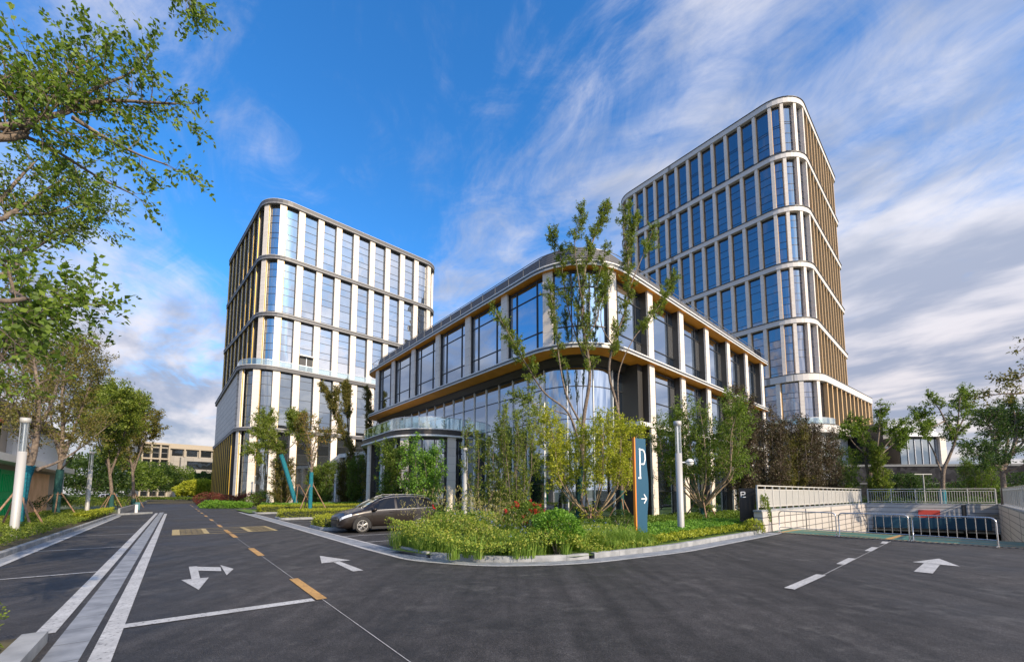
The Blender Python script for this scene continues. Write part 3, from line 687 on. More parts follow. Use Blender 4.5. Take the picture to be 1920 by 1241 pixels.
# ---- left tower
def left_tower():
    c = EP(19.5, 87, 0); th = empty('office_tower', c, 'pale stone office tower with yellow gold fins, on the left beyond the cross road', 'office tower')
    TW = epath([(19.3, 123), (19.3, 87), (57.8, 87), (57.8, 123)], [3.5, 4.3, 4.3, 3.5], closed=True, segs=8)
    tw = Path(TW.p)   # open version for distances; starts on the far left corner
    PD = epath([(20.2, 133), (16.5, 85.7), (60, 85.7), (60, 133)], [2, 5., 4, 2], closed=True, segs=10); pd = Path(PD.p)
    corepoly(th, TW, .75, 24.5, 57.9, M['core'], 'wall'); corepoly(th, PD, .75, 0, 24.5, M['core'], 'wall')
    lv = [(24.9, 35.0), (35.8, 46.2), (47.0, 57.3)]
    # pillars on the front, fins on the left face
    front = [(20.0, 89.6), (22.1, 87.4)]+[(25.4+3.68*i, 87) for i in range(8)]+[(54.8, 87.4), (57.2, 89.6), (57.8, 93.4)]
    ds = [tw.locate(EP(*p)) for p in front]
    for d in ds:
        _, mb = pillar_box(tw, d, 24.9, 57.3, 1.12, .45, .06, side=(.06, .08, 1)); mb.build('pillar', [M['stone'], M['gold']], th)
    fins = [(19.3, 119.4-3.82*i) for i in range(8)]; fd = [tw.locate(EP(*p)) for p in fins]
    its = []
    for d in fd:
        q, tg, nm = tw.at(d); mb = MB(); T = Vector((tg.x, tg.y, 0)); Nn = Vector((nm.x, nm.y, 0)); cc = Vector((q.x, q.y, 41.1))
        mb.obox(cc+Nn*.08, T*.12, Nn*.05, Vector((0, 0, 16.2)), 0); mb.obox(cc-Nn*.1, T*.1, Nn*.13, Vector((0, 0, 16.2)), 1); mb.obox(cc-Nn*.33, T*.55, Nn*.2, Vector((0, 0, 16.2)), 1)
        mb.obox(cc-T*1.55-Nn*.33, T*.6, Nn*.2, Vector((0, 0, 16.2)), 1); mb.obox(cc-T*1.2-Nn*.05, T*.08, Nn*.1, Vector((0, 0, 16.2)), 2)
        its.append((cc, mb))
    flush(th, 'fin', its, [M['gold'], M['bronze'], M['stone']])
    wins = []
    alld = sorted(fd+ds)
    for z0, z1 in lv:
        for a, b in zip(alld[:-1], alld[1:]):
            onfin = b <= fd[-1]+.1
            top = z1 > 57
            rows = [.04, .16, .37, .50, .69, .83] if not top else [.17, .36, .47, .66, .8]
            wins.append(window_geo(tw, a+(.2 if onfin else .6), b-(.2 if onfin else .6), z0, z1, .5, rows, [], .07))
        a, b = alld[-1]+.6, tw.len-.5
    flush(th, 'window', wins, [M['glass_l'], M['dark']])
    for z0, z1 in ((57.3, 58.3), (46.2, 47.0), (35.0, 35.8)):
        band(th, TW, z0, z1, .30, .7, [M['band_grey'], M['band_light']], 'band', [(.36, z1-.13, z1-.03), (.33, z0+.12, z0+.19)])
    ro = MB(); ro.prism(TW.offset(-.1).p, 58.25, 58.4); ro.build('roof', M['midgrey'], th)
    # podium
    pf = [(17.6, 89.6), (19.3, 87.3), (21.9, 85.9)]+[(25.3+3.72*i, 85.7) for i in range(9)]
    pds = [pd.locate(EP(*p)) for p in pf]
    for d in pds:
        _, mb = pillar_box(pd, d, 0, 24.2, 1.15, .45, .06, side=(.06, .08, 1)); mb.build('pillar', [M['stone'], M['gold']], th)
    w2 = []
    for z0, z1, rows in ((.3, 12.9, [.12, .3, .42, .56, .70, .86]), (13.7, 24.2, [.06, .18, .38, .55, .75, .9])):
        for a, b in zip(pds[:-1], pds[1:]): w2.append(window_geo(pd, a+.62, b-.62, z0, z1, .55, rows, [], .07))
        a0 = pd.locate(EP(16.9, 92.2)); w2.append(window_geo(pd, a0, pds[0]-.6, z0, z1, .4, rows, [], .07))
    flush(th, 'podium_window', w2, [M['glass_low'], M['dark']])
    # blind stone wall over a screen of gold fins on the podium's left side
    d0, d1 = pd.locate(EP(20, 130.5)), pd.locate(EP(16.95, 92.3)); mb = MB(); mb.sweep(pd.sub(d0, d1), [(-.7, 13.7), (.02, 13.7), (.02, 24.25), (-.7, 24.25)]); mb.build('stone_wall', M['stone2'], th)
    its = []
    for i in range(11):
        d = d0+(d1-d0)*(i+.3)/10.6; q, tg, nm = pd.at(d); mb = MB(); T = Vector((tg.x, tg.y, 0)); Nn = Vector((nm.x, nm.y, 0)); cc = Vector((q.x, q.y, 6.6))
        mb.obox(cc+Nn*.2, T*.15, Nn*.05, Vector((0, 0, 6.4)), 0); mb.obox(cc-Nn*.05, T*.12, Nn*.2, Vector((0, 0, 6.4)), 1); mb.obox(cc+T*.4-Nn*.15, T*.2, Nn*.3, Vector((0, 0, 6.4)), 1); its.append((cc, mb))
    flush(th, 'podium_fin', its, [M['gold'], M['bronze']])
    mb = MB(); mb.sweep(pd.sub(d0, d1), [(-.9, 0), (-.6, 0), (-.6, 13), (-.9, 13)]); mb.build('screen_wall', M['bronze'], th)
    band(th, PD, 24.2, 25.0, .35, 1.5, [M['band_grey'], M['band_light']], 'band', [(.45, 24.84, 24.98)])
    band(th, PD, 12.95, 13.65, .30, .7, [M['band_grey'], M['band_light']], 'band', [(.36, 13.5, 13.62)])
    tr = MB(); tr.prism(PD.offset(-.2).p, 24.7, 24.95); tr.build('terrace', M['concrete'], th)
    # terrace railing
    r0, r1 = pd.locate(EP(16.6, 93)), pd.locate(EP(56, 85.7)); P = pd.sub(r0, r1); mb = MB(); mb.sweep(P, [(-.02, 25.0), (.02, 25.0), (.02, 26.1), (-.02, 26.1)]); rl = mb.build('railing', M['rail_glass'], th)
    mb = MB(); mb.sweep(P, [(-.04, 26.1), (.04, 26.1), (.04, 26.16), (-.04, 26.16)]); mb.build('handrail', M['alu'], rl)
M['core'] = mat('dark_interior_wall', (.03, .03, .032), .8)
left_tower()
def awning():
    th = [o for o in C.objects if o.name == 'office_tower'][0]; a = 27.3; mb = MB(); mb.box(EP, a-1.3, a+1.3, 86.2, 87.3, 28.2, 28.4); mb.build('awning', M['white_metal'], th)
    mb = MB(); mb.box(EP, a-1.2, a+1.2, 86.85, 87.2, 25.2, 28.15); f = mb.build('balcony_door', M['dark'], th); mb = MB(); mb.box(EP, a-.06, a+.06, 86.8, 86.84, 25.2, 28.1); mb.box(EP, a-1.2, a+1.2, 86.8, 86.84, 26.3, 26.4); mb.build('door_frame', M['alu'], f)
awning()

# ---- right tower
def right_tower():
    c = EP(88.1, 16.9, 0); th = empty('office_tower', c, 'tallest blue glass tower with white floor bands, on the right behind the low block', 'office tower')
    TW = epath([(91.6, 57.5), (88.05, 16.9), (122.8, 16.9), (122.8, 57.5)], [4.6, 5.2, .8, 3], closed=True, segs=10); tw = Path(TW.p)
    PD = epath([(91.2, 60), (87.0, 16.5), (123.4, 13.3), (127, 60)], [3, 5.2, .6, 2], closed=True, segs=10); pd = Path(PD.p)
    LO = epath([(90.4, 60), (86.2, 15.6), (124.2, 12.3), (128, 60)], [3, 6.4, .6, 2], closed=True, segs=12); lo = Path(LO.p)
    corepoly(th, TW, .8, 22, 76.3, M['core']); corepoly(th, PD, .8, 13, 22.4, M['core']); corepoly(th, LO, 2.6, 0, 13, M['core'])
    zb = [(75.6, 76.95), (64.5, 65.75), (53.8, 55.0), (43.0, 44.2), (32.4, 33.6), (21.6, 22.9)]
    pil = [(92.9, 56.3), (91.5, 54.2)]+[(91.2-.076*2.77*i, 51.9-2.77*i) for i in range(12)]+[(89.1, 19.4), (90.9, 17.7), (93.3, 16.9)]
    ds = [tw.locate(EP(*p)) for p in pil]
    for d in ds:
        _, mb = pillar_box(tw, d, 22.6, 75.7, .54, .75, .04, side=(.07, -.06, 1)); mb.build('pillar', [M['stone'], M['gold2']], th)
    fp = [(95.9+2.71*i, 16.9) for i in range(10)]; fd = [tw.locate(EP(*p)) for p in fp]
    its = []
    for d in fd:
        q, tg, nm = tw.at(d); mb = MB(); T = Vector((tg.x, tg.y, 0)); Nn = Vector((nm.x, nm.y, 0)); cc = Vector((q.x, q.y, 49.1))
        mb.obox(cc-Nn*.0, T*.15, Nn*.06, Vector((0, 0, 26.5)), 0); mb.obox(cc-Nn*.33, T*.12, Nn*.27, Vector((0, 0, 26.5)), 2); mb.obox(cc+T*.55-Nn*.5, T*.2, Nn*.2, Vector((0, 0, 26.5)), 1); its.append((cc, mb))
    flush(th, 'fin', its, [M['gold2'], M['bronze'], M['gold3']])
    alld = ds+fd; wins = []
    for i in range(len(zb)-1):
        z1, z0 = zb[i][0], zb[i+1][1]
        rows = [.10, .31, .45, .66, .81] if i else [.08, .24, .38, .58, .62]
        for k, (a, b) in enumerate(zip(alld[:-1], alld[1:])):
            fin = a >= ds[-1]-.1
            wins.append(window_geo(tw, a+(.16 if fin else .33), b-(.16 if fin else .33), z0, z1, .62, [r_+.06*((k*7+i*3) % 3-1)*(r_ > .3) for r_ in rows], [], .06))
    flush(th, 'window', wins, [M['glass_r'], M['dark']])
    for z0, z1 in zb[:-1]: band(th, TW, z0+.2, z1, .14, .7, [M['band_white'], M['dark']], 'band', [(.27, z1-.09, z1+.02)])
    # podium storey
    ppil = [(91.0, 57)]+[(90.6-.09*2.9*i, 54.2-2.9*i) for i in range(12)]+[(88.3, 18.9), (90.2, 16.9)]; pds = [pd.locate(EP(*p)) for p in ppil]
    fpd = [pd.locate(EP(93.1+2.72*i, 15.95-.088*2.72*i)) for i in range(12)]
    for d in pds:
        _, mb = pillar_box(pd, d, 13.9, 21.7, .66, .75, .04, side=(.07, -.06, 1)); mb.build('podium_pillar', [M['stone'], M['gold2']], th)
    its = []
    for d in fpd:
        q, tg, nm = pd.at(d); mb = MB(); T = Vector((tg.x, tg.y, 0)); Nn = Vector((nm.x, nm.y, 0)); cc = Vector((q.x, q.y, 17.8))
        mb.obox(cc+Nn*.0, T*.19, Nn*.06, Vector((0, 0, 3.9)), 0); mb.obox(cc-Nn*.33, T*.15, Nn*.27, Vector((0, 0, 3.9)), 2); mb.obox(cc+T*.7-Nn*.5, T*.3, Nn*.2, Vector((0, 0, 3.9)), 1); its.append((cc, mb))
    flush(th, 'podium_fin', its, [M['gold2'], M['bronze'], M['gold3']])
    alld = pds+fpd; w2 = []
    for a, b in zip(alld[:-1], alld[1:]): w2.append(window_geo(pd, a+.34, b-.34, 13.9, 21.7, .62, [.12, .34, .62, .74], [], .06))
    flush(th, 'podium_window', w2, [M['glass_r'], M['dark']])
    band(th, PD, 21.6, 22.9, .22, .8, [M['band_white'], M['dark']], 'band', [(.27, 22.8, 22.92)])
    band(th, LO, 12.35, 13.8, .15, 2.2, [M['band_white'], M['dark']], 'band', [(.2, 13.72, 13.84)])
    mb = MB(); mb.prism(LO.offset(-.2).p, 13.5, 13.78); mb.build('terrace', M['concrete'], th)
    mb = MB(); mb.prism(PD.offset(-.2).p, 22.6, 22.85); mb.build('terrace', M['concrete'], th)
    mb = MB(); mb.prism(TW.offset(-.2).p, 76.4, 76.9); mb.build('roof', M['midgrey'], th)
    P = lo.sub(lo.locate(EP(89, 45)), lo.locate(EP(93, 15.2))); mb = MB(); mb.sweep(P, [(-.17, 13.8), (-.13, 13.8), (-.13, 14.9), (-.17, 14.9)]); rl = mb.build('railing', M['rail_glass'], th)
    mb = MB(); mb.sweep(P, [(-.19, 14.9), (-.11, 14.9), (-.11, 14.96), (-.19, 14.96)]); mb.build('handrail', M['alu'], rl)
    # ground floor glass wall with pale vertical blades
    g0, g1 = lo.locate(EP(89.5, 50)), lo.locate(EP(124, 12.4)); n = 26; w3 = []; its = []
    for i in range(n):
        a = g0+(g1-g0)*i/n; b = g0+(g1-g0)*(i+1)/n; w3.append(window_geo(lo, a+.06, b-.06, .2, 12.3, 1.6, [.3, .72], [], .05))
    flush(th, 'ground_floor_window', w3, [M['glass_low'], M['dark']])
    for i in range(95):
        dd = i/94; d = g0+(g1-g0)*(dd*.45 if i < 16 else .25+.75*(i-15)/79)
        if i < 16: d = g0+(g1-g0)*i/15*.25*1.0
        c, mb = pillar_box(lo, d, .1, 12.35, .09, .5, -1.1); its.append((c, mb))
    flush(th, 'blade', its, [M['white_metal']])
right_tower()

# ---- middle block
def middle_block():
    c = EP(24.5, 18.7, 0); th = empty('office_block', c, 'low three storey block with orange soffits and a rounded glass corner, behind the planted corner', 'office block')
    U = epath([(24.25, 53.2), (21.0, 15.65), (56.6, 15.65), (56.6, 53.2)], [2.6, 4.2, .15, 2], closed=True, segs=12); u = Path(U.p)
    ZS, ZE, Z2, Z2T, Z3, Z3T = 17.05, 17.4, 11.4, 11.72, 6.62, 6.9
    corepoly(th, U, .75, Z2+.1, ZS, M['core'])
    corepoly(th, epath([(25.9, 52), (22.9, 17.6), (56.4, 17.0), (56.4, 52)], [2, 3, 0, 0], closed=True), .35, 0, Z2+.1, M['core'])
    dpil = [(24.05, 49.5), (23.55, 44.7), (23.1, 39.5), (22.65, 34.2), (22.15, 28.9), (21.7, 23.7), (21.2, 18.95), (24.43, 15.72)]+[(29.3+5.22*i, 15.65) for i in range(6)]
    ds = [u.locate(EP(*p)) for p in dpil]
    # upper storey stone pillars with dark metal reveals
    def pil(path, d, z0, z1, w_=.74, dp=.5):
        q, tg, nm = path.at(d); T = Vector((tg.x, tg.y, 0)); Nn = Vector((nm.x, nm.y, 0)); mb = MB(); cc = Vector((q.x, q.y, (z0+z1)/2)); hz = Vector((0, 0, (z1-z0)/2))
        mb.obox(cc-Nn*.04, T*w_/2, Nn*.08, hz, 0); mb.obox(cc-Nn*(.125+dp/2), T*(w_/2-.02), Nn*dp/2, hz, 1)
        mb.build('pillar', [M['stone'], M['bronze'], M['midgrey']], th)
    for i_, d in enumerate(ds): pil(u, d, Z2T, ZS, dp=.24 if i_ < 7 else .6)
    for d in ds[8:]: pil(u, d, Z3T, Z2, dp=.6); pil(u, d, 0, Z3, dp=.6)
    wins = []
    for k, (a, b) in enumerate(zip(ds[:-1], ds[1:])):
        corner = k == 6
        wins.append(window_geo(u, a+.39, b-.37, Z2T+.1, ZS-.12, .26 if k < 7 else .62, [.24, .78], [.22, .80] if not corner else [.33, .67], .07, .05))
    for a, b in zip(ds[8:-1], ds[9:]):
        wins.append(window_geo(u, a+.5, b-.44, Z3T+.1, Z2-.12, .58, [.42, .82], [.22, .80], .07, .05))
        wins.append(window_geo(u, a+.5, b-.44, .1, Z3-.1, .58, [.3, .8], [.22, .80], .07, .05))
    flush(th, 'window', wins, [M['glass_m'], M['dark']])
    # head panels above the windows
    # eaves: roof and storey band with orange soffits
    def eave(path, zs, zt, o, closed, inn, name):
        mb = MB(); mb.sweep(path, [(-inn, zs), (o-.05, zs), (o-.05, zs+.03), (-inn, zs+.03)], 0, closed); mb.build('soffit', [M['soffit']], th)
        mb = MB(); mb.sweep(path, [(o-.05, zs-.01), (o, zs-.01), (o+.02, zs+.06), (o-.05, zs+.06)], 0, closed)
        mb.sweep(path, [(-inn, zs+.035), (o-.04, zs+.035), (o-.06, zt-.08), (-inn, zt-.08)], 1, closed)
        mb.sweep(path, [(o-.14, zt-.075), (o+.0, zt-.075), (o+.0, zt), (-inn, zt)], 0, closed)
        mb.build(name, [M['white_metal'], M['midgrey'], M['alu']], th)
    eave(U, ZS, ZE, .34, True, 1.3, 'eave')
    e0, e1 = .2, ds[-1]+1.0
    eave(u.sub(0, e1), Z2, Z2T, .36, False, 1.2, 'storey_band')
    # thin lower band on the right facade
    mb = MB(); mb.sweep(u.sub(u.locate(EP(27.2, 15.65)), e1), [(-1.1, Z3), (.12, Z3), (.16, Z3T), (-1.1, Z3T)]); mb.build('lower_band', M['white_metal'], th)
    # flat roof, louvred plant screen and its rail
    mb = MB(); mb.prism(U.offset(-1.2).p, ZE-.12, ZE-.02); mb.build('roof', M['midgrey'], th)
    ms = mat('louvre_screen', (.1, .1, .105), .7, .0); gp = N(ms, 'ShaderNodeNewGeometry'); sx = N(ms, 'ShaderNodeSeparateXYZ'); L(ms, gp.outputs['Position'], sx.inputs[0])
    st = math_(ms, 'FRACT', math_(ms, 'MULTIPLY', sx.outputs[2], 5.)); L(ms, mixc(ms, math_(ms, 'GREATER_THAN', st, .4), (.035, .035, .038), (.11, .11, .115)), bsdf(ms).inputs['Base Color'])
    mb = MB(); mb.sweep(U, [(-.55, ZE), (-.45, ZE), (-.85, ZE+1.55), (-.95, ZE+1.55)], 0, True); sc = mb.build('plant_screen', ms, th)
    mb = MB(); mb.sweep(U, [(-.10, ZE+.98), (-.06, ZE+.98), (-.06, ZE+1.02), (-.10, ZE+1.02)], 0, True)
    k = 0.
    while k < u.len-20:
        q, tg, nm = u.at(k); cc = Vector((q.x-nm.x*.08, q.y-nm.y*.08, ZE+.5)); mb.obox(cc, Vector((tg.x, tg.y, 0))*.012, Vector((nm.x, nm.y, 0))*.016, Vector((0, 0, .5))); k += 1.75
    mb.build('roof_rail', M['midgrey'], th)
    # recessed two storey curtain wall on the left and round the corner
    W2 = epath([(26.0, 52.4), (22.95, 17.55), (28.7, 17.55)], [3.0, 3.4, 0], segs=12); n = int(W2.len/1.78)
    its = []; bl = []
    for i in range(n):
        a = W2.len*i/n; b = W2.len*(i+1)/n
        its.append(window_geo(W2, a+.02, b-.02, .15, Z2-.5, 0., [.22, .42, .645, .865], [], .05, .05))
        c_, mb = pillar_box(W2, b, .05, Z2-.45, .06, .1, .1); bl.append((c_, mb))
    flush(th, 'curtain_pane', its, [M['glass_m'], M['dark']]); flush(th, 'mullion', bl, [M['white_metal']])
    mb = MB(); mb.sweep(W2, [(-.2, Z2-.5), (.25, Z2-.5), (.5, Z2-.02), (-.2, Z2-.02)]); mb.build('head_fascia', M['bronze'], th)
    mb = MB(); mb.sweep(u.sub(0.5, ds[8]), [(-2.4, Z2-.03), (-1.19, Z2-.03), (-1.19, Z2), (-2.4, Z2)]); mb.build('soffit', M['bronze'], th)
    mb = MB(); mb.box(EP, 28.2, 28.86, 16.2, 18.6, 0, Z2-.03); mb.build('dark_wall', M['dark_panel'], th)
    # side entrance storey: rounded bay with a glass railed balcony
    Rb = epath([(24.9, 47.5), (20.9, 47.5), (18.8, 32.4), (24.9, 32.4)], [0, 3, 4.2, 0], segs=14)
    mb = MB(); mb.sweep(Rb, [(-3, 6.95), (.05, 6.95), (.3, 6.98), (.3, 7.12), (-3, 7.12)], 0); mb.sweep(Rb, [(-3, 7.13), (.12, 7.13), (.12, 7.6), (-3, 7.6)], 1); mb.sweep(Rb, [(-3, 7.62), (.2, 7.62), (.2, 7.7), (-3, 7.7)], 2)
    by = mb.build('balcony', [M['white_metal'], M['bronze'], M['white_metal']], th)
    mb = MB(); mb.prism([p for p in Rb.p], 6.97, 7.66); mb.build('balcony_floor', M['midgrey'], th)
    mb = MB(); mb.sweep(Rb, [(.0, 7.7), (.03, 7.7), (.03, 8.75), (.0, 8.75)]); rl = mb.build('railing', M['rail_glass'], th)
    mb = MB(); mb.sweep(Rb, [(-.02, 8.75), (.05, 8.75), (.05, 8.8), (-.02, 8.8)])
    for i in range(12):
        q, tg, nm = Rb.at(Rb.len*(i+.5)/12); mb.obox(Vector((q.x, q.y, 8.2)), Vector((tg.x, tg.y, 0))*.015, Vector((nm.x, nm.y, 0))*.02, Vector((0, 0, .55)))
    mb.build('handrail', M['alu'], rl)
    def at_px(path, u):
        return min((abs(CX+F*path.at(path.len*k/400)[0].x/(path.at(path.len*k/400)[0].y*math.cos(PIT)+1.5*math.sin(PIT))-u), path.len*k/400) for k in range(401))[1]
    rp_ = sorted(at_px(Rb, q) for q in (690, 716, 757, 846))
    for d in rp_: pil(Rb, d, 0, 6.95, .85)
    w4 = [window_geo(Rb, a+.45, b-.45, .1, 6.9, .5, [.28, .80], [.33, .67], .09, .1) for a, b in zip(rp_[:-1], rp_[1:])]
    w4.append(window_geo(Rb, rp_[-1]+.45, Rb.len-.2, .1, 6.9, .5, [.28, .8], [.5], .09, .1))
    flush(th, 'bay_window', w4, [M['glass_low'], M['dark']])
    mb = MB(); mb.prism(Rb.offset(-.9).p, 0, 6.96); mb.build('bay_wall', M['core'], th)
M['dark_panel'] = mat('dark_ribbed_panel', (.05, .048, .045), .5, .3)
middle_block()

# ---- link wing between the left tower and the middle block
def link():
    th = empty('glass_link', EP(27, 55, 0), 'low glass link with white edge band between the left tower and the low block', 'building')
    P = epath([(31.0, 84), (24.5, 62), (25.5, 54.0), (40, 54), (44, 84)], [0, 3, 1, 0, 0], closed=True)
    mb = MB(); mb.prism(P.offset(-1.0).p, 0, 6.9); mb.build('wall', M['core'], th)
    mb = MB(); mb.prism(P.p, 6.95, 7.5); mb.build('roof', M['white_metal'], th)
    pp = Path(P.p); n = 12; a1 = pp.locate(EP(25.3, 55)); its = []
    for i in range(n):
        a, b = a1*i/n, a1*(i+1)/n; its.append(window_geo(pp, a+.3, b-.3, .1, 6.9, .5, [.3, .8], [], .08))
        _, mb = pillar_box(pp, b, 0, 6.95, .6, .5, .02); mb.build('pillar', M['stone'], th)
    flush(th, 'window', its, [M['glass_low'], M['dark']])
link()

# ---- far buildings
def far_left_building():
    o = D(262, 930, 168); th = empty('office_building', Vector((o.x, o.y, 0)), 'beige stone panel building with a stepped corner, far off at the road end', 'building')
    a0 = math.atan2(D(420, 930, 190).y-168, D(420, 930, 190).x-o.x); ca, sa = math.cos(a0), math.sin(a0)
    def FR(x, y, z=0.): return Vector((o.x+x*ca-y*sa, o.y+x*sa+y*ca, z))
    st = stone('far_stone', (.24, .22, .19), (.32, .30, .27), 3., 3., .12, (.2, .18, .16), -a0)
    mb = MB(); mb.box(FR, 8, 60, 1.2, 30, 0, 20.4); mb.box(FR, 0, 8, 1.2, 30, 0, 21.6); mb.build('wall', st, th)
    mb = MB(); mb.box(FR, 12, 60, -1.2, 1.19, 10.5, 16.8); mb.box(FR, 10, 17, -1.2, 1.19, 0, 10.49); mb.build('stone_front', st, th)
    pm = mat('far_pillar', (.36, .31, .24), .8, 0, .1); fg = mat('far_frame_grey', (.2, .2, .2), .6)
    for z in (.2, 5.2, 10.4, 15.5, 21.4):
        mb = MB(); mb.box(FR, -.3, 8.2, -.2, 1.21, z, z+.5); mb.build('floor_band', pm, th)
    mb = MB(); mb.box(FR, 8.2, 60, .2, 1.21, 20.2, 20.8); mb.box(FR, 0, 30, 4, 20, 20.8, 22.6); mb.build('roof', pm, th)
    for x in (-.2, 2.6, 5.4, 8.2, 13.4, 18.6, 23.8, 29, 34.2, 39.4, 44.6, 49.8, 55):
        mb = MB(); mb.box(FR, x-.25, x+.25, .0, 1.2, 17 if x > 9 else 0, 20.2 if x > 9 else 21.4); mb.build('pillar', pm, th)
    its = []
    for x in (.2, 3, 5.8):
        for z in (.9, 6, 11.1, 16.2):
            mb = MB(); mb.quad(FR(x, 1.1, z), FR(x+2.1, 1.1, z), FR(x+2.1, 1.1, z+3.9), FR(x, 1.1, z+3.9)); mb.quad(FR(x, 1.05, z+1.9), FR(x+2.1, 1.05, z+1.9), FR(x+2.1, 1.05, z+2.05), FR(x, 1.05, z+2.05), 1); its.append((FR(x, 1, z), mb))
    for x in range(10, 58, 5):
        mb = MB(); mb.quad(FR(x-.7, 1.1, 17.4), FR(x+3, 1.1, 17.4), FR(x+3, 1.1, 19.9), FR(x-.7, 1.1, 19.9)); its.append((FR(x, 1, 17), mb))
    for x0, x1, z0, z1 in ((14, 29, 12, 15.3), (20, 22, 6.3, 8.8), (25, 33, 6.3, 8.8), (33.3, 52, 6.3, 8.8), (17.5, 50, 1, 3.4)):
        y = -1.25 if z0 > 10 else 1.1
        mb = MB(); mb.quad(FR(x0, y, z0), FR(x1, y, z0), FR(x1, y, z1), FR(x0, y, z1)); its.append((FR(x0, y, z0), mb))
    flush(th, 'window', its, [M['glass_low'], fg])
    mb = MB(); mb.box(FR, 17, 60, 1.0, 1.19, 4.6, 5.4); mb.build('ledge', M['white_metal'], th)
far_left_building()
def guard_house():
    th = empty('gatehouse', RP(45, -10, 0), 'white ribbed gatehouse with a green gate and a pale orange door, behind the left hedge', 'gatehouse')
    rib = mat('white_ribbed_sheet', (.66, .66, .66), .55); ge = N(rib, 'ShaderNodeNewGeometry'); mp = N(rib, 'ShaderNodeMapping'); mp.inputs['Rotation'].default_value = (0, 0, -RB); L(rib, ge.outputs['Position'], mp.inputs['Vector']); sx = N(rib, 'ShaderNodeSeparateXYZ'); L(rib, mp.outputs[0], sx.inputs[0])
    f = math_(rib, 'LESS_THAN', math_(rib, 'FRACT', math_(rib, 'MULTIPLY', sx.outputs[1], 4.)), .25); L(rib, mixc(rib, f, (.82, .82, .83), (.52, .53, .55)), bsdf(rib).inputs['Base Color'])
    y0 = -8.9
    mb = MB(); mb.box(RP, 30, 60.5, -20, y0-.3, 0, 7.2); mb.build('wall', mat('gatehouse_plaster', (.42, .36, .30), .8), th)
    mb = MB(); mb.box(RP, 44, 59.5, y0-.29, y0, 4.2, 6.7); mb.build('ribbed_panel', rib, th)
    mb = MB(); mb.prism([RP(61.3, y0+.1), RP(61.3, y0-.1), RP(67, y0-.9), RP(67, y0-.7)], 1.4, 7.0); mb.build('ribbed_fin', rib, th)
    mb = MB(); mb.box(RP, 29, 60.6, y0-.29, y0+.9, 3.75, 4.2); mb.build('canopy', M['white_metal'], th)
    mb = MB(); mb.box(RP, 29, 61, -20.2, y0+.5, 7.2, 7.45); mb.build('roof', M['midgrey'], th)
    gm = mat('green_gate', (.01, .46, .14), .6, 0, .2)
    for s0, s1 in ((37.5, 42.3), (42.5, 47.3)):
        mb = MB(); mb.box(RP, s0, s1, y0-.29, y0-.1, .05, 3.4)
        for k in range(11):
            q = s0+.4+k*.36; mb.box(RP, q, q+.16, y0-.1, y0-.04, .4, 1.45); mb.box(RP, q, q+.16, y0-.1, y0-.04, 1.95, 3.1)
        mb.build('gate_leaf', gm, th)
    mb = MB(); mb.box(RP, 48.4, 56.5, y0-.29, y0-.12, 0, 3.5); dm = mat('orange_door', (.8, .45, .25), .7, 0, .1); noisy(dm, (.72, .42, .23), (.88, .55, .32), .8, 5); d = mb.build('door', dm, th)
    mb = MB(); mb.box(RP, 49.2, 49.6, y0-.12, y0-.04, 1.3, 1.5); mb.build('handle', M['dark'], d)
    og = mat('orange_trim', (.65, .13, .02), .5)
    for s in (40, 59.6):
        mb = MB(); mb.box(RP, s, s+1.4, y0-.29, y0+.05, 6.3, 6.6); mb.build('trim', og, th)
        mb = MB(); mb.box(RP, s+.1, s+1.3, y0-.29, y0-.02, 4.2, 6.3); mb.build('window', M['glass_low'], th)
guard_house()
